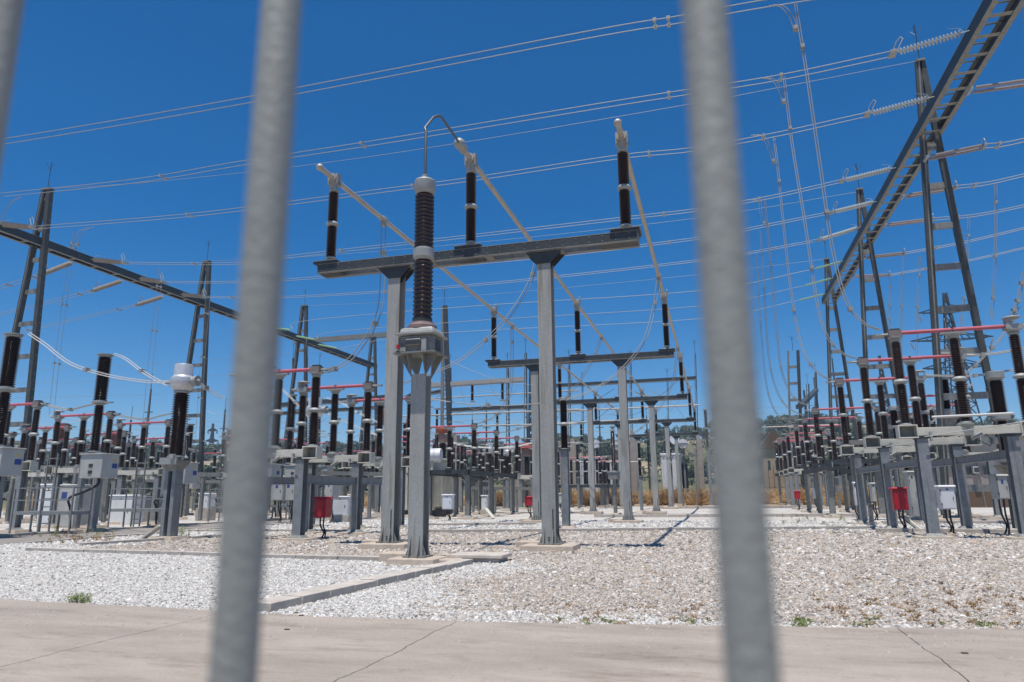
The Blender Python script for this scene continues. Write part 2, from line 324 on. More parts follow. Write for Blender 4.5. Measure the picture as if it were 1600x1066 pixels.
def stones(name, sel, material):
    n = int(sel.sum()); me = bpy.data.meshes.new(name); me.vertices.add(n)
    me.vertices.foreach_set('co', np.stack([X[sel], Y[sel], Zs[sel]], 1).astype(np.float32).ravel())
    a = me.attributes.new('scl', 'FLOAT_VECTOR', 'POINT'); s = SC[sel][:, None]*rng.uniform([.75,.75,.5], [1.35,1.2,.9], (n, 3)); a.data.foreach_set('vector', s.astype(np.float32).ravel())
    a = me.attributes.new('rot', 'FLOAT_VECTOR', 'POINT'); a.data.foreach_set('vector', (rng.normal(0, [.45,.45,3], (n, 3))).astype(np.float32).ravel())
    a = me.attributes.new('hue', 'FLOAT', 'POINT'); a.data.foreach_set('value', rng.random(n).astype(np.float32))
    o = bpy.data.objects.new(name, me); COL.objects.link(o); o['kind'] = 'stuff'
    ng = bpy.data.node_groups.new(name, 'GeometryNodeTree'); ng.interface.new_socket('Geometry', in_out='INPUT', socket_type='NodeSocketGeometry')
    ng.interface.new_socket('Geometry', in_out='OUTPUT', socket_type='NodeSocketGeometry')
    N = ng.nodes; L = ng.links; gi = N.new('NodeGroupInput'); go = N.new('NodeGroupOutput')
    ico = N.new('GeometryNodeMeshIcoSphere'); ico.inputs['Radius'].default_value = 1; ico.inputs['Subdivisions'].default_value = 2
    sp = N.new('GeometryNodeSetPosition'); nz = N.new('ShaderNodeTexNoise'); nz.inputs['Scale'].default_value = 1.1; nz.inputs['Detail'].default_value = 2
    sb = N.new('ShaderNodeVectorMath'); sb.operation = 'SUBTRACT'; sb.inputs[1].default_value = (.5,.5,.5); ml = N.new('ShaderNodeVectorMath'); ml.operation = 'SCALE'; ml.inputs['Scale'].default_value = 1.5
    L.new(nz.outputs['Color'], sb.inputs[0]); L.new(sb.outputs[0], ml.inputs[0]); L.new(ml.outputs[0], sp.inputs['Offset']); L.new(ico.outputs['Mesh'], sp.inputs['Geometry'])
    sm = N.new('GeometryNodeSetMaterial'); sm.inputs['Material'].default_value = material; L.new(sp.outputs[0], sm.inputs['Geometry'])
    ip = N.new('GeometryNodeInstanceOnPoints')
    def att(nm, ty='FLOAT_VECTOR'):
        q = N.new('GeometryNodeInputNamedAttribute'); q.data_type = ty; q.inputs['Name'].default_value = nm; return q.outputs['Attribute']
    e2r = N.new('FunctionNodeEulerToRotation'); L.new(att('rot'), e2r.inputs[0]); L.new(e2r.outputs[0], ip.inputs['Rotation']); L.new(att('scl'), ip.inputs['Scale'])
    L.new(gi.outputs[0], ip.inputs['Points']); L.new(sm.outputs[0], ip.inputs['Instance']); L.new(ip.outputs[0], go.inputs[0])
    md = o.modifiers.new('stones', 'NODES'); md.node_group = ng; return o
stones('white_gravel', ~mixm, stone_w); stones('mixed_gravel', mixm, stone_m)
# ---- concrete road in the foreground: cast slabs with open joints
b = MB(mat('joint_dirt', (.17,.145,.12), .95)); b.add([(-16,-6,-.035),(16,-6,-.035),(16,8.5,-.035),(-2,7.0,-.035),(-16,7.0,-.035)], [(0,1,2,3,4)]); struct('road_bed', b)
def redge(x):
    P = [(-14,7.5),(-8.67,7.11),(-5.46,6.98),(-4.18,6.86),(-2,6.98),(-.03,7.27),(2.56,7.68),(8,8.4),(14,9.2)]
    for (a, c), (d, e) in zip(P, P[1:]):
        if x <= d: return c+(e-c)*(x-a)/(d-a)
    return 9.2
jx = [-14,-9.3,-5.22,-2.55,1.50,5.55,9.6,13.6]; b = MB(roadm)
for a, c in zip(jx, jx[1:]):
    g = .0042; n = 110; ys = [-5+(11.8)*i/n for i in range(n)]
    jl = lambda x, y: x+.014*math.sin(y*3.1+x)+.007*math.sin(y*11+x)+.005*math.sin(y*29+2*x)
    pts = [(jl(a, y)+g, y) for y in ys]; m = 12
    L1 = pts; top = [(a+g+(c-a-2*g)*i/m, redge(a+(c-a)*i/m)-.0+.025*math.sin(i*1.9+a)) for i in range(m+1)]
    R1 = [(jl(c, y)-g, y) for y in ys[::-1]]
    poly = L1+top+R1; b.prism(poly[::-1], -.05, .012, 'z')
struct('road', b)
# ---- service path along the left rows
b = MB(asph)
for i in range(26):
    y0 = 9+i*2.6; b.box(-22.9, -19.1, y0, y0+2.585, -.06, .0)
struct('path', b)
b = MB(asph); b.box(-19, -8.5, 29.4, 31.6, -.06, -.006); b.box(-19.05,-8, 48, 50.5, -.06, -.006); struct('side_path', b)
# ------------------------------------------------------------------ kerbs and trench covers
def kerb(p, q, wd, h, step, label, two=False):
    p, q = Vector((p[0], p[1], 0)), Vector((q[0], q[1], 0)); d = (q-p); Ln = d.length; d.normalize(); n = Vector((-d.y, d.x, 0)); b = MB(kerbm)
    k = max(1, round(Ln/step)); st = Ln/k; up = Vector((0,0,1))
    for i in range(k):
        j = random.uniform(-.012, .012); jz = random.uniform(-.008, .006)
        a = p+d*(i*st+.012)+n*j; c = p+d*((i+1)*st-.012)+n*(j+random.uniform(-.006,.006)); z = h+jz
        vs = [a-n*wd/2, c-n*wd/2, c+n*wd/2, a+n*wd/2]
        b.add([v+up*-.06 for v in vs]+[v+up*z for v in vs], [(0,3,2,1),(4,5,6,7),(0,1,5,4),(1,2,6,5),(2,3,7,6),(3,0,4,7)])
    return solo('kerb', b, label, 'kerb', 'concrete kerbs edging the gravel', bevel=.008)
G = lambda px, py, z=0: at(px, py, Z=z)
kerb((-4.98,7.15), (-4.52,12.75), .30, .085, .55, 'nearest kerb of short concrete blocks running from the road to the tall insulator post')
kerb((-16.3,13.9), (-6.3,12.95), .14, .07, 1.0, 'low thin kerb crossing the white gravel left of the tall insulator post')
kerb(tuple(G(125,853))[:2], tuple(G(345,839))[:2], .14, .08, 1.0, 'kerb edging the weedy strip in front of the silver headed transformer')
kerb((-9.6,22.6), (5.0,26.6), .16, .10, 1.0, 'long kerb running behind the nearest portal across the whole yard')
kerb((-6.6,39.6), (7.2,41.2), .16, .10, 1.0, 'long kerb in the bright gravel behind the second portal')
kerb((-5.2,61.0), (9,62.5), .2, .12, 1.0, 'farthest long kerb where the white gravel meets the dirt')
kerb((4.6,24.4), (12.5,24.0), .2, .12, 1.0, 'kerb behind the posts of the nearest right-hand disconnector')
kerb((6,30.5), (19,31.5), .2, .12, 1.0, 'kerb under the grey wall-side cabinet at right')
kerb((7.5,37), (24,38), .25, .12, 1.0, 'kerb in front of the rendered building')
kerb((-18.9,22.4), (-12.4,22.9), .16, .08, 1.0, 'short kerb left of the red box post')
kerb((-12.2,27.5), (-7.2,29.0), .2, .10, 1.0, 'short kerb between the nearest portal column and the left cabinets')
kerb((-18.8,16), (-18.95,40), .12, .05, 1.2, 'kerb along the right edge of the service path')
kerb((-23.1,15), (-23.1,44), .14, .07, 1.2, 'kerb along the breaker side of the service path')
b = MB(kerbm); b.frust(0,0,.0,.09,1.0,.62,1.0,.62); b.frust(.02,.0,.095,.16,1.12,.72,1.1,.7)
solo('trench_cover', b, 'flat concrete trench cover slab beside the foot of the tall insulator post', 'cover slab', loc=(-4.48,13.3,-.03), bevel=.012)
# ------------------------------------------------------------------ foreground fence
d = .42; s_ = .70*d; b0 = -.022*d/.954
fence = thing('metal_fence', 'blurred galvanised bar fence right in front of the viewer', 'fence', (0, d, 0))
for i, (px_, w_) in enumerate(((1138, .0288), (402, .0305), (-72, .030), (1760, .030), (-400, .030))):
    p = at(px_, 533, Y=d); tilt = (.004, .002, -.02, 0, 0)[i]
    bb = MB(barst); bb.tube([(p.x-tilt*1.2, 0, .12), (p.x, 0, p.z), (p.x+tilt*.7, 0, 2.05)], w_/2, 24); part('fence_bar', bb, fence)
for z_ in (.08, 2.05): bb = MB(barst); bb.box(-1.6, 1.2, -.02, .02, z_, z_+.04); part('rail', bb, fence)
# ------------------------------------------------------------------ insulator mesh cache
_ic = {}
def ins_mesh(h, r, n, seg=14, units=2, m=None, capr=None, fl=True):
    """porcelain column of `units` shed sections with metal flanges between; origin at its foot"""
    m = m or porc; key = (round(h,3), r, n, seg, units, m.name, fl)
    if key not in _ic:
        b = MB(); uh = h/units
        for u in range(units):
            z = u*uh; f = .07 if h > 1 else .03
            b.use(flange); b.lathe(0, 0, [(r*1.02, z), (r*1.06, z+.3*f), (r*.8, z+f)], seg)
            if u: b.lathe(0, 0, [(r*.8, z-f), (r*1.3, z-.35*f), (r*1.32, z+.1*f), (r*.95, z+f)], seg)
            b.use(m); b.sheds(0, 0, z+f, z+uh-f, r, n, seg)
            b.use(flange); b.lathe(0, 0, [(r*.8, z+uh-f), (r*1.02, z+uh-.4*f), (r*1.0, z+uh)], seg)
        _ic[key] = b.mesh('insulator', 100)
    return _ic[key]
# ------------------------------------------------------------------ bus portals with post insulators and tubes
PX = (-9.67, -5.64, -1.68); PY = (16.12, 31.0, 45.85, 60.8, 75.6)
BH0, BH1 = 7.06, 7.31
def base_pad(b, x, y, z0=-.04, s=1):
    b.use(conc); b.frust(x, y-.05, z0, .118, 1.22*s, .95*s, 1.18*s, .9*s); b.frust(x-.35*s, y+.5*s, z0, .15, 1.15*s, .5*s, 1.1*s, .46*s)
def col_foot(b, x, y, w, z=.118):
    b.box(x-w*.75, x+w*.75, y-w*.75, y+w*.75, z, z+.03)
    for sx in (-1, 1):
        for sy in (-1, 1):
            b.prism([(x+sx*w*.33, z+.03), (x+sx*w*.33, z+.38), (x+sx*w*.72, z+.03)] if sx > 0 else [(x-w*.72, z+.03), (x-w*.33, z+.38), (x-w*.33, z+.03)], y+sy*w*.36-.008, y+sy*w*.36+.008)
        b.prism([(y+sx*w*.5, z+.03), (y+sx*w*.5, z+.42), (y+sx*w*.95, z+.03)], x-w*.3-.008, x-w*.3+.008, 'x')
        b.prism([(y+sx*w*.5, z+.03), (y+sx*w*.5, z+.42), (y+sx*w*.95, z+.03)], x+w*.3-.008, x+w*.3+.008, 'x')
def make_portal(lab):
    t = thing('bus_portal', lab, 'steel portal', (-5.65, PY[0], 0), 'steel portals under the bus tubes')
    for x in (-7.68+5.65, -3.69+5.65):
        b = MB(galvL); b.hcol(x, 0, .145, BH0-.02, .33, .36, .022); b.use(galv); col_foot(b, x, 0, .34)
        b.use(darkst)
        for sy in (-1, 1): b.prism([(x-.165,6.74),(x+.165,6.74),(x+.46,7.04),(x-.46,7.04)], sy*.185-.011*(1-sy), sy*.185+.011*(1+sy))
        b.prism([(x-.14,6.66),(x+.14,6.66),(x+.4,7.04),(x-.4,7.04)], -.01, .01)
        b.use(galv); b.box(x-.48, x+.48, -.26, .26, 7.04, 7.058)
        b.use(darkst); b.tube([(x+.1,-.195,.15),(x+.1,-.195,.9)], .012, 6)
        for zz in (.2,.26,6.8,6.92):
            for xx in (-.11,0,.11): b.box(x+xx-.016, x+xx+.016, -.2, -.18, zz, zz+.03)
        part('column', b, t)
        b = MB(); base_pad(b, x, 0); part('base_pad', b, t, bevel=.015)
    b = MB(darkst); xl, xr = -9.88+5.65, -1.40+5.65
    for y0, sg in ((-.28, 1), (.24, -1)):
        b.use(darkst if sg > 0 else galvL); b.box(xl, xr, y0, y0+.02, BH0+.018, BH1-.018); e = (y0, y0+.10) if sg > 0 else (y0-.08, y0+.02)  # rear web in paler steel: sunlight on its inner face put into the colour
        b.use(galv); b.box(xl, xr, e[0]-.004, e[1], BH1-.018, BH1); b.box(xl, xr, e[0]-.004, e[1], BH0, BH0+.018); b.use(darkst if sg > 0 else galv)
    b.use(galv)
    for x in (xl+.5, xl+1.7, xl+3.2, xl+4.75, xl+6.2, xr-.75): b.box(x-.1, x+.1, -.17, .15, BH0+.02, BH0+.035)
    b.use(darkst); b.box(xl, xl+.6, -.17, .15, BH0+.002, BH0+.018); b.box(xr-.9, xr, -.17, .15, BH0+.002, BH0+.018)
    b.box(xl-.008, xl, -.28, .26, BH0, BH1); b.use(galv); b.box(xr, xr+.008, -.28, .26, BH0, BH1)
    for xt in PX: b.use(darkst); b.box(xt+5.65-.33, xt+5.65+.33, -.31, .27, BH1+.003, BH1+.06); b.use(galv); b.box(xt+5.65-.36, xt+5.65+.36, -.33, .29, BH1+.06, BH1+.075)
    for i in range(26):
        x = xl+.3+i*.32
        for zz in (BH0+.06, BH1-.06): b.use(galv); b.box(x-.012, x+.012, -.292, -.28, zz-.012, zz+.012)
    part('beam', b, t); return t
pn = ['nearest', 'second', 'third', 'fourth', 'fifth and farthest']
por = make_portal('nearest steel portal of two grey columns under the three bus tubes')
for i in range(1, 5): dup(por, (-5.65, PY[i], 0), f'{pn[i]} steel portal in the row under the bus tubes')
pw = ['left', 'middle', 'right']
zi = BH1+.08
def make_post(lab, loc):
    t = thing('post_insulator', lab, 'insulator', loc, 'post insulators on the steel portals')
    b = MB(flange); b.lathe(0,0,[(.2,0),(.2,.03),(.11,.09),(.1,.12)],16); part('foot', b, t)
    part('porcelain_column', ins_mesh(2.02, .135, 19, 18), t, (0,0,.12))
    b = MB(flange); b.lathe(0,0,[(.09,2.14),(.1,2.2),(.1,2.27)],12); b.use(alu); b.tube([(0,-.16,2.47),(0,.16,2.47)],.125,14); b.use(flange)
    for sx in (-1,1): b.box(sx*.12-.03, sx*.12+.03, -.1, .1, 2.3, 2.6)
    b.box(-.15,.15,-.09,.09,2.26,2.36); part('clamp', b, t); return t
pst = None
for j in range(5):
    for i, x in enumerate(PX):
        lab = f'dark ribbed post insulator on the {pn[j]} portal carrying the {pw[i]} bus tube'
        if pst is None: pst = make_post(lab, (x, PY[j], zi))
        else:
            o = dup(pst, (x, PY[j], zi), lab)
ZT = zi+2.47
for i, x in enumerate(PX):
    y0 = 15.35; b = MB(alu); b.tube([(x, y0, ZT), (x, 30.9, ZT-.03), (x, 45.8, ZT), (x, 76.2, ZT)], .072, 16); b.ball((x, y0, ZT), .10, 14)
    for yy in ((19.2,23.2,27.9)[i], (34.2,38.4,42.9)[i], (49,53,57.5)[i]):
        b.use(flange); b.tube([(x,yy-.11,ZT),(x,yy+.11,ZT)], .11, 12); b.box(x-.06,x+.06,yy-.09,yy+.09,ZT-.22,ZT-.05)
    b.use(cable)
    for yy in PY[1:]:
        for sx in (-1, 1):
            b.tube([(x+sx*.16+.12*math.cos(a)*.2, yy+.13*math.cos(a), ZT+.16+.14*math.sin(a)) for a in [k*math.pi/6 for k in range(13)]], .012, 5)
    solo('bus_tube', b, f'{pw[i]} bus tube of dull aluminium running over all the portals', 'bus tube', 'aluminium bus tubes')
# ------------------------------------------------------------------ the tall single instrument transformer in front of the portal
CX, CY = -5.46, 12.68
t = thing('voltage_transformer', 'tall free-standing ribbed insulator on a grey box and single column before the portal', 'instrument transformer', (CX, CY, 0))
b = MB(conc); b.frust(.0,-.02,-.05,.10,.95,.78,.9,.72); b.frust(-.5,.3,-.05,.16,.7,.5,.66,.46); b.frust(.55,.12,-.05,.07,.5,.42,.48,.4); part('base_pad', b, t, bevel=.02)
b = MB(galvL); b.hcol(0,0,.13,3.55,.30,.30,.02); b.box(-.15,.15,-.128,-.12,.5,3.5); b.use(galv); col_foot(b,0,0,.29,.10)
b.use(galv)
for sx in (-1,1):
    for yy in (-.16,.16):
        pts = [(sx*.15,3.50),(sx*.15,3.93),(sx*.40,3.93)]; b.prism(pts if sx<0 else pts[::-1], yy-.008, yy+.008)
for sy in (-1,1):
    for xx in (-.152,.152):
        pts = [(sy*.15,3.50),(sy*.15,3.93),(sy*.38,3.93)]; b.prism(pts, xx-.008, xx+.008, 'x')
b.box(-.44,.44,-.40,.40,3.93,3.96); part('column', b, t)
tk = MB(galv); tk.box(-.34,.34,-.30,.30,3.96,4.30); tk.box(-.20,.12,-.37,-.29,4.08,4.22)
tko = part('tank', tk, t, bevel=.02)
b = MB(flange); b.frust(0,0,4.30,4.345,.80,.72,.86,.78); b.frust(0,0,4.345,4.46,.74,.66,.66,.58); part('lid', b, tko, bevel=.03)
b = MB(darkst); b.box(-.19,.11,-.385,-.37,4.11,4.19); part('name_plate', b, tko)
b = MB(flange); b.box(-.40,-.32,-.42,-.30,3.98,4.16); part('bracket', b, tko)
b = MB(flange); b.box(.14,.24,-.36,-.30,3.97,4.20); part('bracket', b, tko)
b = MB(flange); b.box(-.32,-.20,-.34,-.30,3.98,4.06); part('bracket', b, tko)
b = MB(redp); b.box(-.345,-.29,-.45,-.42,4.02,4.10); part('red_plug', b, tko)
b = MB(darkst); b.box(.341,.352,-.12,.12,4.02,4.24); part('inspection_plate', b, tko)
b = MB(mauve); b.lathe(0,0,[(.30,4.46),(.30,4.53),(.25,4.56),(.24,4.60)],24); b.use(darkst); b.lathe(0,0,[(.2,4.60),(.2,4.68)],24); part('base_ring', b, t)
b = MB(porc); b.sheds(0,0,4.68,5.93,.205,14,28,.76); part('lower_porcelain', b.mesh('lower_porcelain', 100), t)
b = MB(flange); b.lathe(0,0,[(.17,5.92),(.19,5.96),(.215,5.98),(.215,6.15),(.19,6.17),(.17,6.20)],28); part('joint_ring', b, t)
b = MB(porc); b.sheds(0,0,6.20,7.38,.205,14,28,.76); part('upper_porcelain', b.mesh('upper_porcelain', 100), t)
b = MB(flange); b.lathe(0,0,[(.17,7.37),(.20,7.40),(.22,7.46),(.22,7.66),(.2,7.69),(.03,7.70)],28); b.box(-.05,.05,-.05,.05,7.70,7.82); b.box(-.03,.06,-.09,.02,7.72,7.78); part('head', b, t)
p1 = at(665,205,Y=CY+.1); p2 = at(679,184,Y=13.3); p3 = at(689,182,Y=13.45)
b = MB(darkst); b.mats[0] = mat('dark_grey_rod', (.12,.13,.13), .45, .4)
b.tube([(CX,CY,7.80),(CX,CY,p1.z-.06),(p1.x+.01,CY+.03,p1.z+.03)]+[p2+Vector((-.02,-.02,0)),p2+(p3-p2)*.5+Vector((0,0,.03)),p3]+[(PX[1],15.25,ZT+.02)], .030, 12)
solo('connecting_rod', b, 'bent grey rod rising from the tall insulator head to the middle tube end', 'conductor rod')
b = MB(flange); b.ball((PX[1],15.22,ZT),.15,14); b.tube([(PX[1],15.22,ZT),(PX[1],15.55,ZT)],.12,14)
solo('tube_end_clamp', b, 'grey clamp where the bent rod meets the end of the middle bus tube', 'clamp')
# ------------------------------------------------------------------ three-column disconnectors
def make_disc(lab, X0, Y0, s, zt=5.5, style='cream', span=2.9, near=True, group=None, open_=False, foot=True):
    """s=+1: arm runs towards +X from the terminal column"""
    t = thing('disconnector', lab, 'disconnector switch', (X0, Y0, 0), group); k = zt/5.5; seg = 14 if near else 10; n = 17 if near else 13
    zf = 2.95*k; hi = (zt-.12)-zf-.06
    fm = cream if style == 'cream' else darkst
    # frame
    b = MB(fm); b.box(s*.22, s*(span-.15), -.11, .11, zf-.30, zf-.08)
    if style == 'cream':
        for x in (0, span):
            x *= s; b.box(x-.24,x+.24,-.17,.17,zf-.36,zf-.33); b.box(x-.24,x+.24,-.17,.17,zf-.03,zf); b.box(x-.24,x-.21,-.17,.17,zf-.33,zf-.03); b.box(x+.21,x+.24,-.17,.17,zf-.33,zf-.03); b.use(galv); b.box(x-.2,x+.2,.10,.13,zf-.32,zf-.04); b.use(fm)
        b.use(flange); x = s*span/2; b.lathe(x,0,[(.05,zf-.34),(.09,zf-.22),(.16,zf-.07),(.2,zf-.03),(.2,zf)],14)
    else:
        for x in (0, span/2, span): b.box(s*x-.18,s*x+.18,-.18,.18,zf-.08,zf)
    part('frame', b, t, bevel=.006 if near else 0)
    # posts
    b = MB(bluest if style == 'cream' else galv); 
    for x in ((.32, span-.45) if style == 'cream' else (.35, span-.3)):
        b = MB(bluest if style == 'cream' else galv); b.hcol(s*x, 0, .12, zf-.32, .27, .27, .02); b.use(darkst); b.box(s*x-.17,s*x+.17,-.16,.16,zf-.38,zf-.31)
        b.use(galv); b.frust(s*x,0,.06,.14,.5,.42,.30,.30)
        b.use(conc); b.frust(s*x,0,-.05,.06,.95,.75,.9,.7); part('post', b, t)
    # insulators
    for j, x in enumerate((0, span/2, span)):
        part('insulator', ins_mesh(hi, .14 if near else .145, n, seg), t, (s*x, 0, zf+.0))
    # arm
    a = MB(pinkp); za = zt
    if open_: a.tube([(s*span*.5,0,za),(s*span*.98,0,za)],.04,8)
    else: a.tube([(s*.15,0,za),(s*(span-.18),0,za)],.055,10)
    a.use(darkst); a.box(s*span*.5-.03,s*span*.5+.03,-.05,.05,za-.06,za+.07); part('contact_arm', a, t)
    h = MB(greybrown)
    h.box(-.16,.16,-.13,.13,za-.13,za+.07); h.use(darkst); h.box(-.11,.13,-.09,.09,za+.07,za+.12); h.use(flange); h.lathe(0,0,[(.1,za-.2),(.17,za-.13),(.17,za-.11)],12); h.tube([(-s*.1,0,za-.02),(-s*.36,0,za-.03)],.035,8)
    h.box(-s*.5,-s*.34,-.07,.07,za-.05,za); part('contact_housing', h, t)
    h = MB(flange); x = s*span/2; h.lathe(x,0,[(.1,za-.22),(.2,za-.13),(.2,za-.1)],12); h.box(x-.32,x+.32,-.06,.06,za-.11,za-.06); part('arm_bracket', h, t)
    h = MB(flange); x = s*span; h.lathe(x,0,[(.1,za-.2),(.18,za-.12),(.18,za-.1)],12); h.box(x-.2,x+.2,-.14,.14,za-.1,za+.04); h.box(x-.16,x-.05,-.12,.12,za+.04,za+.2); h.lathe(x,0,[(.2,za+.2),(.22,za+.23),(.2,za+.25)],14); h.tube([(x+s*.1,0,za),(x+s*.45,0,za-.02)],.04,8); part('hinge_housing', h, t)
    # drive gear under the frame
    g = MB(flange)
    if near:
        g.tube([(s*.35,-.25,zf-.34),(s*(span-.2),-.28,zf-.02)],.012,6); g.use(darkst); g.tube([(s*(span/2+.1),-.14,zf-.4),(s*(span/2+.45),-.16,zf-.62),(s*(span/2+.5),-.15,zf-.45),(s*(span/2+.4),-.12,zf-.3)],.012,6)
        g.use(flange); g.tube([(s*span/2+.05,-.13,zf-.42),(s*span/2+.3,-.13,zf-.28)],.05,8)
    g.box(s*.5,s*.56,-.2,-.12,zf-.45,zf-.2); part('drive_linkage', g, t)
    return t
def row(X0, Ys, s, side, **kw):
    out = []
    for i, y in enumerate(Ys):
        out.append(make_disc(f'{ordinal(i)} disconnector with {kw.pop("armdesc", None) or "pink arm"} in the {side}' if False else f'{ordinal(i)} three-column disconnector in the {side}', X0[i] if isinstance(X0, (list,tuple)) else X0, y, s, group='three-column disconnectors', **kw))
    return out
row((5.09,5.05,5.02), (21.4,25.75,30.3), 1, 'right-hand row beside the red and white boxes', zt=5.55, span=2.88)
row((-11.3,-11.3,-11.3), (18.35,21.7,25.2), -1, 'row left of the nearest portal column', zt=4.95, span=2.55)
row((-12.6,-12.65,-12.7), (36.7,41.0,45.8), -1, 'dark-framed row between the nearest portal columns', zt=4.95, style='dark', near=False)
row((5.2,5.25,5.3), (39.3,44.4,49.6), 1, 'dark-framed row beyond the right-hand disconnectors', zt=5.4, style='dark', near=False)
row((5.55,5.6,5.65), (58.0,62.5,67.0), 1, 'small row just right of the right fence bar', zt=5.6, near=False)
row((-13.6,-13.7,-13.8), (55,59.5,64), -1, 'far cream-framed row behind the second portal', zt=5.2, near=False)
row((-25.9,-26.1,-26.3), (21.7,25.5,29.3), -1, 'row behind the circuit breakers at far left', zt=4.95, near=False, span=3.0)
row((-27.5,-27.6,-27.7), (39,43,47), -1, 'second row deep behind the left breakers', zt=5.1, near=False, span=3.0)
row((-28.5,-28.5,-28.5), (57,61,65), -1, 'far row between the left fence bar and the portal', zt=5.1, near=False, span=3.0)
row((-41,-41,-41), (33,37.5,42), -1, 'farthest left row beneath the left gantry', zt=5.1, style='dark', near=False, span=3.0)
row((-42,-42,-42), (50,54.5,59), -1, 'far dark-framed row low in the left background', zt=5.1, style='dark', near=False, span=3.0)
# longitudinal braces between the disconnector posts, dark platforms
def brace(p, q, h, label, m=bluest, w=.10):
    b = MB(m); b.bar(p, q, w, h); b.bar(Vector(p)+Vector((0,0,h/2+.006)), Vector(q)+Vector((0,0,h/2+.006)), w*1.7, .012); b.bar(Vector(p)-Vector((0,0,h/2+.006)), Vector(q)-Vector((0,0,h/2+.006)), w*1.7, .012)
    for k in range(2):
        e = Vector((p, q)[k]); b.box(e.x-w*.9, e.x+w*.9, e.y-.02, e.y+.02, e.z-h*.8, e.z+h*.8)
    return solo('brace_beam', b, label, 'steel beam', 'horizontal steel beams tying the equipment posts')
brace((5.4,21.56,2.0),(5.35,25.6,2.0),.17,'beam tying the front and second posts above the red box on the right')
brace((5.35,25.9,2.0),(5.33,30.15,2.0),.17,'beam tying the second and third posts of the right-hand row')
brace((7.5,21.56,2.15),(7.45,25.6,2.15),.2,'beam above the white box tying the outer right-hand posts')
brace((7.45,25.9,2.15),(7.4,30.15,2.15),.2,'beam tying the outer posts farther back in the right-hand row')
brace((-11.62,18.5,1.72),(-11.62,21.55,1.72),.2,'blue grey beam above the red box left of the portal')
brace((-11.62,21.85,1.72),(-11.62,25.05,1.72),.2,'blue grey beam behind the left portal column')
brace((-13.4,18.5,1.72),(-13.4,21.55,1.72),.2,'blue grey beam beside the left fence bar')
brace((-13.4,21.85,1.72),(-13.4,25.05,1.72),.2,'blue grey beam behind the red box, second from the left fence bar')
for X0, s, Y0, Y1, nm in ((-12.95,-1,36.3,46.3,'center'),(5.55,1,38.9,50.0,'right')):
    for dx, q in ((0,'nearer'),(2.25,'outer')):
        brace((X0+s*dx,Y0,2.42),(X0+s*dx,Y1,2.42),.22, f'{q} long dark beam of the insulator platform in the {"middle distance left of centre" if nm=="center" else "right middle distance"}', darkst, .14)
# ------------------------------------------------------------------ circuit breakers on the left
def make_breaker(lab, loc, zt=6.95, near=True, sign=True):
    t = thing('circuit_breaker', lab, 'circuit breaker', loc, 'circuit breaker poles'); k = zt/6.95; seg = 16 if near else 10
    z0, z1 = 3.0*k, 4.98*k
    part('lower_insulator', ins_mesh(z1-z0-.06, .19, 24 if near else 16, seg, 1, porcB), t, (0,0,z0))
    part('upper_insulator', ins_mesh(zt-z1-.08, .26, 24 if near else 16, seg, 1, porcB), t, (0,0,z1))
    b = MB(flange); b.lathe(0,0,[(.22,z1-.06),(.29,z1-.05),(.29,z1+.01),(.2,z1+.02)],16); b.lathe(0,0,[(.2,zt-.09),(.3,zt-.07),(.3,zt-.03),(.1,zt)],16); b.box(-.05,.6,-.08,.08,z1-.05,z1-.01); part('terminal_plate', b, t)
    b = MB(bluest)
    for x in (-.45, .35): b.box(x-.09,x+.09,-.09,.09,.1,z0-.05)
    b.box(-.6,.5,-.12,.12,z0-.1,z0); b.box(-.5,.4,-.04,.04,1.5,1.62); b.box(-.5,.4,-.04,.04,.75,.85); b.use(conc); b.frust(-.45,0,-.05,.1,.7,.7,.6,.6); b.frust(.35,0,-.05,.1,.7,.7,.6,.6); part('support', b, t)
    b = MB(greycab); b.box(.4,1.4,-.92,-.15,z0-1.02,z0-.16); b.box(.36,1.44,-.96,-.11,z0-.16,z0-.12); m = part('mechanism_box', b, t, bevel=.012)
    b = MB(darkst); b.box(.8,.98,-.935,-.921,z0-.62,z0-.5); b.box(.8,.98,-.94,-.921,z0-.86,z0-.74); b.use(blues); b.box(1.401,1.408,-.45,-.22,z0-.66,z0-.48); b.use(yellow); b.box(1.401,1.408,-.4,-.3,z0-.4,z0-.3); part('label_plate', b, m)
    b = MB(blackr); b.tube(catmull([(.9,-.5,z0-1.0),(.9,-.52,z0-1.25),(.4,-.55,z0-1.5),(-.4,-.5,z0-1.75),(-.5,-.3,.8),(-.5,-.2,.05)]),.045,7); part('hose', b, t)
    # service platform, railing and ladder
    b = MB(bluest); b.box(-1.4,1.3,-1.9,-1.1,.66,.78)
    for x in (-1.4,-.1,1.3): b.box(x-.025,x+.025,-1.93,-1.88,.0,1.62); b.box(x-.03,x+.03,-1.13,-1.08,0,.66)
    for z in (1.15,1.58): b.box(-1.4,1.3,-1.925,-1.885,z,z+.045)
    for x in (-1.4,1.3): b.box(x-.02,x+.02,-1.9,-1.1,1.58,1.62); b.box(x-.02,x+.02,-1.12,-1.08,.7,1.62)
    part('platform', b, t)
    b = MB(galv); b.box(-1.22,-1.17,-.92,-.87,0,2.9); b.box(-.77,-.72,-.92,-.87,0,2.9)
    for i in range(9): b.box(-1.2,-.75,-.91,-.88,.3+i*.3,.34+i*.3)
    part('ladder', b, t); return t
BX = -23.3
brk_z = []
for i, (px, py, q) in enumerate(((22,521,0),(165,553,0),(285,592,0))):
    a = at(px, py, X=BX); brk_z.append(a)
    make_breaker(('leftmost and nearest breaker pole at the picture edge, cream box below', 'second breaker pole standing free between the left mast and the silver headed transformer', 'third breaker pole half hidden behind the silver headed transformer')[i], (BX, a.y, 0), a.z)
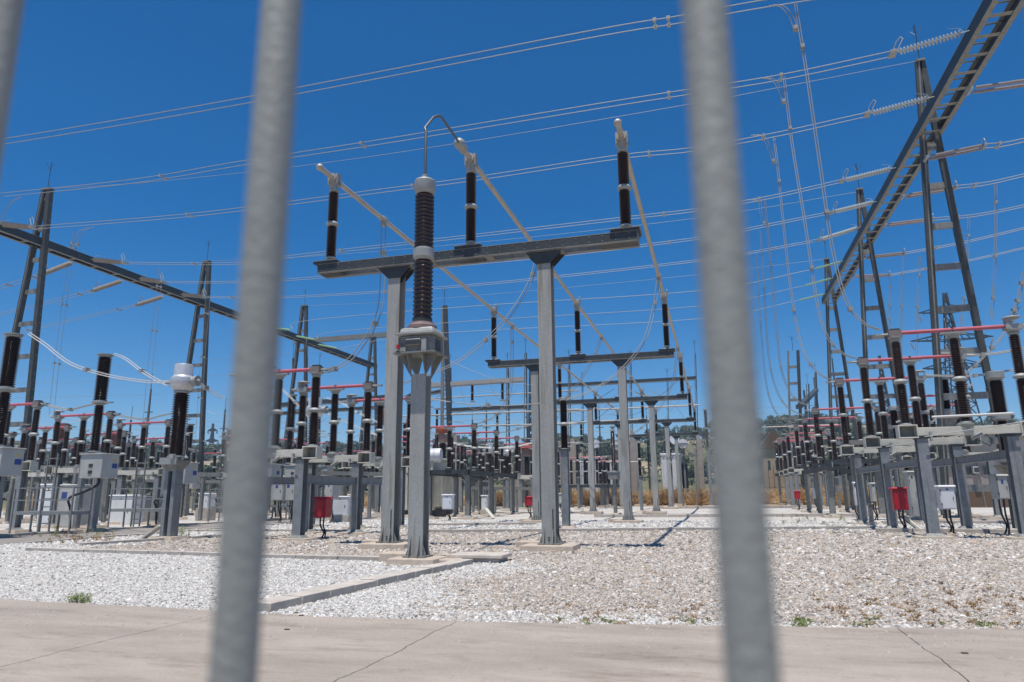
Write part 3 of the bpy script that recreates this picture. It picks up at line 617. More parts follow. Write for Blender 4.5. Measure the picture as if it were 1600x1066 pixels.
for i, (px, py) in enumerate(((413,608),(457,616),(497,622))):
    a = at(px, py, X=BX); make_breaker(f'{("nearest","middle","farthest")[i]} of three dark breaker poles beside the tall disconnector insulators left of the portal', (BX, a.y, 0), a.z, False)
for i, Y0 in enumerate((52.5, 56.5, 60.5)):
    make_breaker(f'{("nearest","middle","farthest")[i]} breaker pole of the deep row behind the portal columns', (BX-.6, Y0, 0), 7.0, False)
for i, Y0 in enumerate((44, 48.5, 53)):
    make_breaker(f'{("nearest","middle","farthest")[i]} dark breaker pole low in the far left background', (-37.5, Y0, 0), 6.6, False)
# ------------------------------------------------------------------ current transformers
def make_ct(lab, loc, kind='silver', zt=5.3, near=False, col=galv):
    t = thing('current_transformer', lab, 'instrument transformer', loc, f'{kind} headed transformers'); k = zt/5.3; seg = 24 if near else 12
    b = MB(bluest if kind == 'silver' else galv)
    b.box(-.19,-.07,-.16,.16,.1,2.1*k); b.box(.07,.19,-.16,.16,.1,2.1*k); b.use(darkst); b.box(-.07,.07,-.05,.05,.1,2.1*k)
    b.use(galv); b.frust(0,0,2.0*k,2.30*k,.34,.30,.62,.58); b.box(-.33,.33,-.31,.31,2.30*k,2.34*k); b.use(conc); b.frust(0,0,-.05,.1,.9,.8,.8,.7)
    if near: b.use(cream); b.bar((-.75,-.2,.02),(-.2,-.12,.42),.3,.05)
    part('support', b, t)
    z0, z1 = 2.42*k, 4.45*k
    part('porcelain', ins_mesh(z1-z0, .245 if kind == 'silver' else .27, 26 if near else 18, seg, 1), t, (0,0,z0))
    if kind == 'silver':
        b = MB(silver); b.lathe(0,0,[(.22,z1),(.28,z1+.06),(.355,z1+.18),(.375,z1+.30),(.35,z1+.42),(.29,z1+.47),(.28,z1+.50),(.28,z1+.80*k),(.26,z1+.84*k),(.05,z1+.85*k)],seg+6)
        b.use(flange); b.tube([(-.62,0,z1+.3),(-.36,0,z1+.3)],.05,8); b.tube([(.36,0,z1+.3),(.50,0,z1+.3)],.14,12); b.tube([(.50,0,z1+.3),(.56,0,z1+.3)],.17,12); b.tube([(.56,0,z1+.3),(.66,0,z1+.3)],.05,8)
    else:
        b = MB(mauve if kind == 'orange' else brownc); b.lathe(0,0,[(.26,z1-.02),(.34,z1+.06),(.44,z1+.24),(.46,z1+.5)],seg+6); b.use(orange if kind == 'orange' else brownc); b.lathe(0,0,[(.46,z1+.5),(.48,z1+.55),(.48,z1+.84*k),(.42,z1+.93*k),(.1,z1+.96*k)],seg+6)
        b.use(silver); b.tube([(.40,0,z1+.3),(.66,0,z1+.3)],.1,8); b.tube([(-.66,0,z1+.3),(-.40,0,z1+.3)],.07,8)
    part('head', b, t)
    if kind == 'silver': b = MB(flange); b.box(-.3,.3,-.32,-.24,2.2*k,2.4*k); b.box(.1,.25,-.4,-.3,2.36*k,2.5*k); part('terminal_box', b, t)
    return t
make_ct('nearest silver headed transformer on a twin blue grey post left of the thick bar', (-15.78,18.0,0), 'silver', 5.3, True)
for i, (y, xx) in enumerate(((22.0,-15.9),(26.0,-16.0))): make_ct(f'{("second","third")[i]} silver headed transformer in the row behind the left fence bar', (xx,y,0), 'silver', 5.3)
BR = []
def ct_px(px, py, Y, lab, kind='orange'):
    a = at(px, py, Y=Y); make_ct(lab, (a.x, Y, 0), kind, a.z); BR.append(Vector((a.x, Y, a.z))); return a
ct_px(610,642,35.2,'orange capped transformer just left of the nearest portal column')
ct_px(647,655,39.5,'orange capped transformer half hidden by the single column in front')
ct_px(692,670,43.5,'orange capped transformer right of the single column, its insulators behind the platform')
ct_px(823,697,60,'orange capped transformer beside the second portal column')
ct_px(97,664,38,'brown capped transformer behind the left mast, nearer of the two by the breaker','brown')
ct_px(185,675,40,'brown capped transformer right of the second breaker pole','brown')
ct_px(268,684,44,'brown capped transformer just left of the silver headed transformer','brown')
ct_px(357,693,44,'brown capped transformer showing at the left edge of the thick bar','brown')
ct_px(765,692,58,'first white headed transformer on the platform in the middle distance','silver')
ct_px(793,697,60,'second white headed transformer on the platform in the middle distance','silver')
# ------------------------------------------------------------------ single posts under the tubes
def single_post(lab, base, top_px, zi0, r=.14, kind='ins', colw=.26, m=galv, pd=True):
    Y0 = base.y; zt_ = at(*top_px, Y=Y0).z; t = thing('pedestal_insulator', lab, 'insulator', (base.x, Y0, 0))
    b = MB(m); b.hcol(0,0,.05,zi0,colw,colw,.02); b.use(darkst); b.box(-colw*.7,colw*.7,-colw*.7,colw*.7,zi0-.02,zi0+.02); b.use(conc); b.frust(0,0,-.05,.1,.8,.7,.6,.5)
    if kind == 'vt': b.use(galv); b.box(-.32,.32,-.3,.3,zi0-.45,zi0-.05); b.use(flange); b.box(-.36,.36,-.34,.34,zi0-.05,zi0+.02)
    part('column', b, t); part('porcelain', ins_mesh(zt_-zi0-.05, r, 22, 12, 2 if kind == 'ins' else 1), t, (0,0,zi0))
    b = MB(flange); b.lathe(0,0,[(r*.9,zt_-zi0),(r,zt_-zi0+.04),(.03,zt_-zi0+.08)],10); part('cap', b, t, (0,0,zi0-.05)); return t
g = at(885,824,Z=.05); single_post('ringed insulator on a pale single column between the portal legs, right of the front one', g, (879,622), at(884,703,Y=g.y).z, .15, m=bluest)
g = at(962,803,Z=.05); single_post('slim insulator with a small grey box on a single column behind the second portal', g, (960,671), at(961,737,Y=g.y).z, .14, 'vt', .2)
g = at(1003,799,Z=.05); single_post('black insulator on a pale blue post between the third and second portal columns', g, (1001,690), at(1001,745,Y=g.y).z, .12, m=bluest, colw=.2)
g = at(1052,790,Z=.05); single_post('thin far post insulator in front of the white power transformer', g, (1040,700), at(1041,745,Y=g.y).z, .12, colw=.2)
g = at(1112,790,Z=.05); single_post('thin far post hidden at the edge of the right fence bar', g, (1088,640), at(1089,700,Y=g.y).z, .16, m=bluest, colw=.25)
# big pole insulator on the right edge
for i, (p, q, nm) in enumerate((((1573,706),(1546,590),'thick ribbed breaker pole with grey collar behind the right edge posts'),((1480,640),(1473,592),'grey capped breaker pole seen beside the right mast leg'),((1402,690),(1398,640),'short breaker pole behind the second right-hand disconnector'))):
    Y0 = (25.5, 36, 43)[i]; a = at(*p, Y=Y0); c = at(*q, Y=Y0); t = thing('breaker_pole', nm, 'circuit breaker', (a.x, Y0, 0)); hh = c.z-a.z
    part('lower_insulator', ins_mesh(hh*.42, .17, 16, 14, 1), t, (0,0,a.z)); part('upper_insulator', ins_mesh(hh*.5, .22, 18, 14, 1), t, (0,0,a.z+hh*.48))
    b = MB(flange); b.lathe(0,0,[(.2,a.z+hh*.42),(.25,a.z+hh*.43),(.25,a.z+hh*.48)],16); b.lathe(0,0,[(.2,c.z-.06),(.26,c.z-.04),(.26,c.z+.16),(.2,c.z+.18)],16); b.lathe(0,0,[(.12,a.z-.45),(.26,a.z-.3),(.26,a.z)],14); part('collar', b, t)
    b = MB(galv); b.hcol(0,0,0,a.z-.4,.26,.26,.02); b.frust(0,0,a.z-.75,a.z-.4,.2,.2,.7,.6); b.use(conc); b.frust(0,0,-.05,.08,.9,.8,.8,.7); part('support', b, t)
row((-33.5,-33.6,-33.7), (30,34,38), -1, 'inner row beneath the left gantry', zt=5.0, near=False, span=3.0)
row((-19.5,-19.6,-19.7), (44,48.2,52.4), -1, 'row among the dark breaker poles', zt=5.1, near=False)
row((-21.5,-21.6,-21.7), (60,64.5,69), -1, 'far row just left of the nearest portal column', zt=5.3, style='dark', near=False)
row((-34.5,-34.6,-34.7), (62,66.5,71), -1, 'farthest row behind the silver headed transformer', zt=5.3, near=False, span=3.0)
row((9.6,9.7,9.8), (37,41.5,46), 1, 'row between the right-hand masts', zt=5.6, near=False)
rp = random.Random(3)
_pz = [('seen left of the left fence bar', [(x_, y_) for x_ in (-30.5,-36.5,-44) for y_ in (29,35,41,47,53,60,67)]), ('between the left bar and the nearest portal', [(x_, y_) for x_ in (-17,-24.5) for y_ in (40,46,52,58,64,70)]), ('seen behind the middle platform', [(x_, y_) for x_ in (-16.5,-10.5) for y_ in (52,57,63,69,74)]), ('seen behind the right-hand row', [(x_, y_) for x_ in (8.4,) for y_ in (50,55,60,66,72)])]
_m = {}
for nm_, pts_ in _pz:
    for (x_, y_) in pts_:
        h_ = rp.choice((2.0,2.35,2.7)); zf_ = rp.choice((2.2,2.5)); key = (h_, zf_)
        t = thing('pedestal_insulator', f'slim post insulator on a thin stand {nm_}', 'insulator', (x_+rp.uniform(-.4,.4), y_+rp.uniform(-.6,.6), 0), f'slim post insulators {nm_}')
        if key not in _m:
            b = MB(galv); b.hcol(0,0,.05,zf_,.18,.18,.02); b.box(-.2,.2,-.2,.2,zf_-.03,zf_); b.use(conc); b.frust(0,0,-.05,.08,.7,.6,.6,.5)
            q_ = MB(flange); q_.lathe(0,0,[(.12,0),(.13,.05),(.05,.1)],8); q_.tube([(-.5,0,.12),(.5,0,.12)],.03,6); _m[key] = (b.mesh('column'), q_.mesh('cap'))
        part('column', _m[key][0], t); part('porcelain', ins_mesh(h_, .125, 14, 8, 2), t, (0,0,zf_)); part('cap', _m[key][1], t, (0,0,zf_+h_))
# ------------------------------------------------------------------ cabinets
Y_near = lambda c: c[1] < 33
def cabinet(name, lab, c, w, d, h, m, legs=0., hose=True, roof=True, sign=None, slits=False, cat='cabinet', rz=0, group=None):
    """c = centre of the base of the body"""
    t = thing(name, lab, cat, (c[0], c[1], 0), group); z = c[2]
    b = MB(m); b.box(-w/2,w/2,-d/2,d/2,z,z+h); part('body', b, t, bevel=.012)
    b = MB(m); b.box(-w/2+.03,w/2-.03,-d/2-.014,-d/2-.002,z+.03,z+h-.04); dr = part('door', b, t, bevel=.004)
    b = MB(darkst); b.box(w*.30,w*.34,-d/2-.03,-d/2-.014,z+h*.42,z+h*.56)
    if sign: b.use(sign); b.box(-w*.1,w*.1,-d/2-.019,-d/2-.0145,z+h*.68,z+h*.84)
    else: b.box(-.03,.03,-d/2-.019,-d/2-.0145,z+h*.86,z+h*.92)
    part('handle', b, dr)
    if h > .35 and Y_near(c):
        for f_ in (.18, .8): hb = MB(darkst); hb.box(-w/2+.005,-w/2+.03,-d/2-.03,-d/2-.012,z+h*f_,z+h*f_+.06); part('hinge', hb, dr)
    if roof: b = MB(m); b.frust(0,0,z+h,z+h+.05,w+.07,d+.09,w+.03,d+.04); part('roof', b, t, bevel=.008)
    if hose and z > .2:
        b = MB(blackr)
        for k in range(2): b.tube(catmull([(-.06+k*.12,0,z+.01),(-.05+k*.1,0,z*.6),(.05+k*.05,.05,z*.25),(-.05+k*.12,.05,-.04)],5),.026,6)
        part('hose', b, t)
    if legs: b = MB(kerbm); b.box(-w/2-.08,w/2+.08,-d/2-.06,d/2+.06,-.05,z); part('plinth', b, t, bevel=.01)
    return t
def cab_px(name, lab, x0, y0, x1, y1, Y, m, d=.35, **k):
    a = at(x0, y0, Y=Y); c = at(x1, y1, Y=Y); return cabinet(name, lab, ((a.x+c.x)/2, Y+d/2, min(a.z,c.z)), abs(c.x-a.x), d, abs(a.z-c.z), m, **k)
cab_px('switch_box', 'red switch box with black cables on the left disconnector post', 491,779,508,809, 19.2, redp, cat='switch box')
cab_px('switch_box', 'bright red box hanging beside the second right-hand post', 1394,764,1421,797, 24.2, redp, cat='switch box')
cab_px('switch_box', 'white box hanging between the two outer right-hand posts', 1467,761,1496,796, 23.4, white, .4, cat='switch box')
cab_px('switch_box', 'grey box with blue sign at the right picture edge', 1555,744,1579,780, 23, greycab, .5, sign=blues, cat='switch box')
cab_px('switch_box', 'small red box beside the second portal column', 820,777,831,790, 36, redp, cat='switch box')
cab_px('switch_box', 'small pale box just right of the single front column', 691,774,706,796, 33, white, cat='switch box')
cab_px('switch_box', 'small far red box near the right fence bar', 1241,768,1251,780, 54, redp, cat='switch box')
cab_px('switch_box', 'small white far box right of the far red one', 1270,764,1278,779, 50, white, cat='switch box')
cab_px('switch_box', 'grey box on the post right of the nearest portal column', 873,772,879,787, 40, greycab, cat='switch box')
cab_px('control_cabinet', 'tall grey cabinet with blue sign standing by the service path at left', 82,759,116,824, 25.5, greycab, .7, legs=1, sign=blues)
cab_px('control_cabinet', 'tall white cabinet close behind the grey one at left', 64,758,83,822, 26.2, white, .6, legs=1)
cab_px('control_cabinet', 'white cabinet with rounded roof right of the ladder at left', 172,775,204,820, 29, white, .8, legs=1)
cab_px('control_cabinet', 'blue-grey low cabinet behind the railing right of the white one', 205,777,222,800, 32, bluest, .7, legs=1)
cab_px('control_cabinet', 'white cabinet with leaf shadows behind the red box', 519,777,543,805, 31, white, .8, legs=1)
cab_px('control_cabinet', 'narrow white cabinet beyond the leaf-shadowed one', 544,774,551,790, 40, white, .6, legs=1)
cab_px('control_cabinet', 'grey cabinet with blue sign left of the red box post', 424,754,441,782, 30, greycab, .6, sign=blues)
cab_px('control_cabinet', 'second grey cabinet beside the left post, lid ajar', 441,753,460,782, 30.2, greycab, .6, sign=blues)
cab_px('control_cabinet', 'grey cabinet behind the gap between the two left posts', 508,752,519,780, 30, greycab, .6, sign=blues)
cab_px('control_cabinet', 'white cabinet behind the breaker railing near the thick bar', 311,772,324,794, 34, white, .6, legs=1)
cab_px('control_cabinet', 'small white cabinet under the dark platform in the middle', 752,775,760,797, 44, white, .5, legs=1)
cab_px('control_cabinet', 'tall grey cabinet behind the second right-hand post', 1418,738,1438,808, 31, greycab, .6, legs=1)
cab_px('control_cabinet', 'pale cabinet low between the right-hand posts', 1361,756,1370,784, 34, greycab, .5)
cab_px('control_cabinet', 'concrete cable post with a round hole right of the third right-hand post', 1357,788,1366,815, 29, concG, .25, legs=1, roof=True)
cab_px('control_cabinet', 'white panel leaning behind the third right-hand post', 1334,755,1340,790, 33, white, .3)
cab_px('control_cabinet', 'orange-red cabinet far behind the middle platform', 753,752,761,763, 60, orange, .5, legs=1)
# pressure tanks, sheds and rail seen at the right
b = MB(galv); a = at(1355,690,Y=36); b.box(a.x-.9,a.x+.9,35.6,36.6,a.z-.1,a.z+.05); b.box(a.x-.8,a.x-.7,36,36.1,0,a.z-.1); b.box(a.x+.7,a.x+.8,36,36.1,0,a.z-.1)
solo('cable_tray_stand', b, 'low grey steel stand carrying a tray behind the third right-hand disconnector', 'steel stand')
b = MB(cableW); p = at(1456,652,Y=21.1); q = at(1583,646,Y=21.1); b.tube([p,q],.035,10)
solo('drive_rod', b, 'white horizontal drive rod above the nearest right-hand frame', 'rod')
for i, (X0, Y0) in enumerate(((5.32,24.75),(-12.2,37.4))):
    b = MB(cream); b.bar((X0+.1,Y0-.2,.5),(X0+.62,Y0-.45,-.02),.24,.06); b.use(darkst); b.bar((X0+.1,Y0-.06,.5),(X0+.62,Y0-.31,-.02),.03,.12)
    solo('cable_cover', b, ('cream sloping cable cover at the foot of the second right-hand post','cream sloping cable cover under the middle-distance platform')[i], 'cable cover')
# ------------------------------------------------------------------ gantries
def rungs(b, p0, p1, q0, q1, n, m, w=.12, h=.28):
    b.use(m)
    for i in range(1, n+1):
        t = (i-.3)/n; b.bar(Vector(p0).lerp(Vector(p1),t), Vector(q0).lerp(Vector(q1),t), w, h)
def mast(par, Y0, xa0, xa1, xb0, xb1, zb, zp, leg, n=6, rod=True):
    """A-frame in the XZ plane: leg a (x at ground xa0 -> at apex xa1), leg b"""
    b = MB(midst); b.bar((xa0,Y0,0),(xa1,Y0,zp),leg,leg,(0,1,0)); b.use(midst)
    b.box(0,0,0,0,0,0) if False else None
    b.bar((xb0,Y0,0),(xb1,Y0,zp),leg,leg,(0,1,0))
    # pale flange strips on the legs' faces
    b.use(galv); b.bar((xa0,Y0-leg/2-.012,0),(xa1,Y0-leg/2-.012,zp),leg*.22,.02,(0,1,0))
    rungs(b,(xa0,Y0,0),(xa1,Y0,zp),(xb0,Y0,0),(xb1,Y0,zp),n,galv)
    b.box(min(xa1,xb1)-.12,max(xa1,xb1)+.12,Y0-.2,Y0+.2,zp-.05,zp+.05)
    b.use(conc); b.frust((xa0+xb0)/2,Y0,-.05,.12,abs(xb0-xa0)+1.2,1.2,abs(xb0-xa0)+1.1,1.1)
    for i in range(34):  # step bolts
        t = .12+i*.025
        if t < 1: x = xb0+(xb1-xb0)*t; b.use(galv); b.bar((x+leg/2,Y0,zp*t),(x+leg/2+.13,Y0,zp*t),.02,.02)
    part('mast', b, par)
    if rod:
        b = MB(darkst); x = (xa1+xb1)/2; b.tube([(x,Y0,zp),(x,Y0,zp+1.9)],.02,5)
        for a in range(3): b.tube([(x,Y0,zp+1.35),(x+.28*math.cos(a*2.1),Y0+.28*math.sin(a*2.1),zp+1.75)],.012,4)
        part('lightning_rod', b, par)
def ladder_beam(par, x0, x1, y0, y1, z0, z1, step, m=darkst):
    b = MB(m); c = .17
    for x, sg in ((x0,1),(x1,-1)):
        b.use(m); b.box(x-.012*1,x+.012,y0,y1,z0+.02,z1-.02); b.use(galv); b.box(x-.02 if sg>0 else x-c,x+c if sg>0 else x+.02,y0,y1,z0,z0+.02); b.box(x-.02 if sg>0 else x-c,x+c if sg>0 else x+.02,y0,y1,z1-.02,z1)
    n = int((y1-y0)/step)
    for i in range(n+1):
        y = y0+i*(y1-y0)/n; b.use(galv); b.box(x0+.03,x1-.03,y-.09,y+.09,z0+.03,z0+.05); b.box(x0+.03,x1-.03,y-.05,y+.05,z1-.05,z1-.03)
    part('beam', b, par)
gr = thing('steel_gantry', 'tall right-hand gantry with ladder-like beam running away overhead', 'gantry', (0,0,0))
for Y0 in (33.0, 47.6, 62.2): mast(gr, Y0, 8.9, 10.28, 11.4, 10.42, 17, 20.6, .24, 11)
ladder_beam(gr, 9.76, 10.80, 14, 63.0, 16.85, 17.38, 1.15)
gl = thing('steel_gantry', 'tall left-hand gantry whose dark beam drops across the picture from the left edge', 'gantry', (0,0,0))
for Y0 in (32.0, 46.9, 61.7, 77.2): mast(gl, Y0, -41.6, -40.0, -38.5, -39.6, 17, 20.5, .29, 10)
ladder_beam(gl, -40.3, -39.5, 12, 77.9, 16.65, 17.15, 1.7)
# ------------------------------------------------------------------ insulator strings and conductors
def string(name, lab, p, q, m, r=.13, n=16, horn=True, par=None, group=None):
    p, q = Vector(p), Vector(q); b = MB(flange); d = (q-p); L_ = d.length; d.normalize(); b.tube([p, q], .02, 5)
    b.use(m); a, e = .12, .88
    for i in range(n):
        t = a+(e-a)*i/(n-1); c = p.lerp(q, t); th = L_*(e-a)/n*.30
        b.tube([c-d*th, c-d*th*.3, c+d*th*.8], [r*.5, r, r*.35], 10)
    b.use(flange)
    if horn:
        c = p.lerp(q,.07); u = Vector((0,.25,1)).normalized(); b.tube([c+u*0, c+u*.25-d*.1, c+u*.55+d*.05, c+u*.72+d*.22, c+u*.6+d*.3, c+u*.3+d*.12, c], .022, 5)
        c = p.lerp(q,.93); b.tube([c, c+u*.25-d*.1, c+u*.4-d*.45], .012, 5)
        b.box(p.x-.12,p.x+.12,p.y-.24,p.y+.24,p.z-.04,p.z+.04)
    return solo(name, b, lab, 'insulator string', group)
def conductor(lab, pts, twin=.2, r=.016, sp=(), m=cable, cat='conductor', name='conductor', axis=(0,1,0), group=None, n=8):
    P = catmull(pts, n); ax = Vector(axis)
    if not twin: b = MB(m); b.tube(P, r, 6); return solo(name, b, lab, cat, group)
    t = thing(name, lab, cat, P[0][:], group); o = P[0]
    for s_ in (-1, 1): b = MB(m); b.tube([p+ax*twin*s_-o for p in P], r, 6); part('wire', b, t)
    for f in sp:
        k = min(len(P)-1, max(0, int(f*(len(P)-1)))); c = P[k]-o; b = MB(flange); b.bar(c-ax*twin*1.15, c+ax*twin*1.15, .05, .05); b.box(c.x-.06,c.x+.06,c.y-twin-.05,c.y-twin+.05,c.z-.06,c.z+.06); b.box(c.x-.06,c.x+.06,c.y+twin-.05,c.y+twin+.05,c.z-.06,c.z+.06); part('spacer', b, t)
    return t
def line(px, YL, YR):
    """points of an overhead line from measured pixels; Y runs linearly between its two gantry ends"""
    out = []
    for x, y in px:
        Yv = (YL+YR)/2
        for _ in range(6):
            q = at(x, y, Y=Yv); f = (q.x+40)/50.3; Yv = YL+(YR-YL)*min(1.3, max(-.4, f))
        out.append(at(x, y, Y=Yv))
    return out
bn = ['uppermost', 'second', 'third', 'fourth', 'fifth', 'sixth']
L1 = line([(0,222),(378,158),(905,57),(1060,31),(1200,5)], 22, 22.3)
c = L1[-1]; L1 = [Vector((-38.2, 22, L1[0].z+.3))]+L1+[Vector((9.9, 22.3, 17.1))]
conductor('uppermost twin conductor crossing the sky above the portals', L1, sp=(.16,.62,.66), r=.017, group='overhead twin conductors')
data = [
 ('second', [(0,305),(210,283),(378,255),(600,221),(935,166),(1075,144),(1220,121),(1395,84)], 27.3, 27.1, (1395,84), (1515,48), None, None, glassy),
 ('third', [(52,356),(245,341),(378,327),(606,297),(745,279),(963,246),(1080,234),(1210,211),(1355,179)], 29.4, 31.7, (1355,179), (1460,151), (50,356), (0,350), glassy),
 ('fourth', [(195,411),(264,412),(378,411),(480,398),(745,368),(988,340),(1090,328),(1200,309),(1315,283)], 35.6, 38.7, (1315,283), (1400,262), (190,411), (141,405), glassy),
 ('fifth', [(255,441),(368,441),(480,435),(740,412),(876,399),(1095,372),(1200,352),(1300,332)], 39.8, 43.4, (1300,332), (1370,315), (252,440), (216,435), glassy),
 ('sixth', [(322,464),(363,465),(480,463),(756,444),(1095,407),(1200,390),(1280,375)], 44.0, 48.2, (1280,375), (1345,355), (320,464), (281,460), glassy),
]
for nm, px, YL, YR, sp_, sq, lp, lq, gm in data:
    P = line(px, YL, YR); conductor(f'{nm} twin conductor from the top slung between the two gantries', P, sp=(.18,.42,.68,.86), r=.0165, group='overhead twin conductors')
    a = P[-1]; e = at(*sq, X=9.72); string('insulator_string', f'glass disc string holding the {nm} conductor to the right-hand gantry', a, e, gm, .14, 17, group='glass strings on the right gantry')
    if lp: e2 = at(*lq, X=-39.5); string('insulator_string', f'pale disc string holding the {nm} conductor to the left-hand gantry', P[0], e2, alu, .17, 17, group='pale strings on the left gantry')
    else: pass
for i, (px, YL, YR, s1, s2, l2) in enumerate((
  ([(456,516),(480,501),(745,478),(1095,454),(1270,421)], 49, 54.5, (1270,420),(1318,408),(422,512)),
  ([(494,531),(520,519),(745,501),(1095,478),(1255,447)], 53, 59, (1255,447),(1303,434),(461,525)),
  ([(530,545),(620,527),(745,517),(1095,498),(1245,470)], 57, 63.5, (1245,470),(1291,459),(495,538)))):
    P = line(px, YL, YR); P[0] = at(*px[0], Y=YL+.4)
    conductor(f'{("upper","middle","lower")[i]} of the three thin single conductors below the twin ones', P, 0, .02)
    string('insulator_string', f'{("upper","middle","lower")[i]} green glass string at the far end of the right gantry beam', P[-1], at(*s2, X=9.72), greeng, .085, 17, False, group='green glass strings')
    string('insulator_string', f'{("nearest","middle","farthest")[i]} green glass string on the left gantry beam right of the thick bar', P[0], at(*l2, X=-39.5), greeng, .09, 17, False, group='green glass strings')
for i, (px, Y0, Y1) in enumerate((([(76,295),(230,285),(480,258),(740,220),(1083,162),(1180,144),(1435,95)],32,33),([(318,408),(480,401),(745,379),(1079,342),(1340,300)],46.9,47.6),([(475,478),(640,470),(900,448),(1100,428),(1290,405)],61.7,62.2))):
    conductor(f'{("nearest","middle","farthest")[i]} thin earth wire strung between the gantry mast tops', line(px, Y0, Y1), 0, .011)
# strings and lines leaving the left gantry outwards
for i, (a_, b_, c_, Y0) in enumerate((((116,409),(60,431),(0,449),34.5),((194,438),(143,455),(0,491),38.7),((257,463),(213,477),(0,526),42.8),((455,470+69),(330,555-30),(250,545),52))):
    if i == 3: continue
    e = at(*a_, X=-40.4); Y0 = e.y; s1 = at(*b_, Y=Y0); s2 = at(*c_, Y=Y0)
    string('insulator_string', f'{("left","middle","right")[i]} disc string on the outer side of the left gantry', s1, e, alu, .17, 17, group='outer strings on the left gantry')
    conductor(f'{("left","middle","right")[i]} twin conductor leaving the left gantry outwards', [s1, s2, s2+(s2-s1)*.6+Vector((0,0,.3))], sp=(.1,.4), r=.017)
for i, (a_, b_, Y0) in enumerate((((1515,142),(1640,124),27.1),((1447,248),(1537,229),31.7),((1410,308),(1493,293),38.7),((1383,352),(1457,343),43.4),((1351,403),(1413,396),48.2),((1333,432),(1390,430),54.5))):
    p = at(*a_, Y=Y0); q = at(*b_, Y=Y0); q.z = max(q.z, p.z-1.2)
    t = thing('double_string', f'{bn[i]} brown double insulator string going right from the right gantry', 'insulator string', p[:], 'brown double strings')
    for s_ in (-.17, .17):
        b = MB(brownd); dd = q-p; nn = 34
        b.tube([(dd*(.06+.88*k/(nn*2)))+Vector((0,s_,0)) for k in range(nn*2+1)], [.075 if k%2 else .04 for k in range(nn*2+1)], 8); part('disc_string', b, t)
    b = MB(flange); b.box(-.05,.05,-.25,.25,-.05,.05); b.box(dd.x-.06,dd.x+.06,-.28,.28,dd.z-.05,dd.z+.05); b.tube([dd+Vector((0,0,.25*math.cos(a)+.1))+Vector((0,.25*math.sin(a),0)) for a in [k*math.pi/5 for k in range(11)]],.015,5); part('yoke', b, t)
    e = at((1660,1660,1640,1640,1640,1640)[i], (119,203,265,317,348,380)[i], Y=Y0)
    conductor(f'{bn[i]} twin conductor running off to the right beyond the right gantry', [q, (q+e)/2-Vector((0,0,.1)), e+Vector((3,0,.6))], sp=(.3,) , r=.02, group='conductors leaving to the right')
# ------------------------------------------------------------------ droppers on the right
def drop(lab, px, Yv, twin=.0, r=.018, m=cable, sp=(.2,.5,.75), axis=(1,0,0), n=8, group='droppers'):
    P = [at(x, y, Y=Yv if not isinstance(Yv,(list,tuple)) else Yv[i]) for i, (x, y) in enumerate(px)]
    return conductor(lab, P, twin, r, sp, m, 'dropper cable', 'dropper', axis, group, n)
drop('nearest long dropper from the top conductor to the nearest right-hand disconnector', [(1243,6),(1250,50),(1262,125),(1283,270),(1300,385),(1322,470),(1350,505),(1376,516)], (22.2,22.2,22.1,21.9,21.7,21.5,21.4,21.4), .035, .0155)
drop('second long dropper to the middle right-hand disconnector', [(1225,120),(1232,180),(1240,240),(1258,350),(1278,480),(1295,530),(1318,553),(1338,560)], (27.1,27,26.8,26.4,26,25.8,25.75,25.75), .035, .0155)
drop('third long dropper to the third right-hand disconnector', [(1209,213),(1215,260),(1222,330),(1234,440),(1247,520),(1262,562),(1283,586),(1304,595)], (31.7,31.5,31.3,31,30.7,30.4,30.3,30.3), .035, .0155)
drop('fourth long dropper behind the first three near the right bar', [(1195,310),(1203,400),(1212,500),(1220,572),(1233,610),(1250,629),(1271,634)], (38.7,38.9,39.1,39.2,39.3,39.3,39.3), .035, .0155)
drop('fifth long dropper close to the right bar', [(1188,360),(1194,450),(1200,545),(1210,600),(1228,634),(1255,650)], (43.4,43.6,44,44.2,44.4,44.4), .035, .0155)
drop('sixth dropper just clear of the right bar', [(1182,395),(1188,500),(1196,590),(1206,632),(1222,655),(1243,661)], (48.2,48.6,49,49.3,49.5,49.6), .035, .0155)
for i, (x, y, Yv) in enumerate(((1205,8,22.2),(1190,122,27.1),(1175,211,31.7),(1168,312,38.7))):
    xr = (1243,1225,1209,1195)[i]; yr = (6,120,213,310)[i]
    drop(f'{("uppermost","second","third","fourth")[i]} curved tap lead joining its dropper to the conductor', [(x,y),(x+18,y+3),(xr-6,yr+22),(xr+1,yr+44)], Yv, .06, .014, sp=(.95,), group='curved tap leads')
drop('dropper hanging at the far right from the fourth outer conductor', [(1556,287),(1556,350),(1553,450),(1548,500)], 38.7, .05, .018)
drop('dropper near the right edge curving down to a terminal', [(1600,425),(1590,470),(1578,498)], 27, .04, .018)
drop('thin far dropper right of the inner mast', [(1514,335),(1512,400),(1508,450),(1500,520)], 43.4, .05, .016)
drop('slack lead curling from the right mast to the second hinge', [(1592,480),(1570,520),(1530,565),(1508,585)], 27, .03, .016)
for i, (a_, b_) in enumerate((((1437,400),(1432,560)),((1411,398),(1408,560)),((1392,432),(1390,520)))):
    drop(f'{("right","middle","left")[i]} thin vertical dropper between the two right masts', [a_, ((a_[0]+b_[0])/2-1,(a_[1]+b_[1])/2), b_], (48.2,50,54.5)[i], .05, .014)
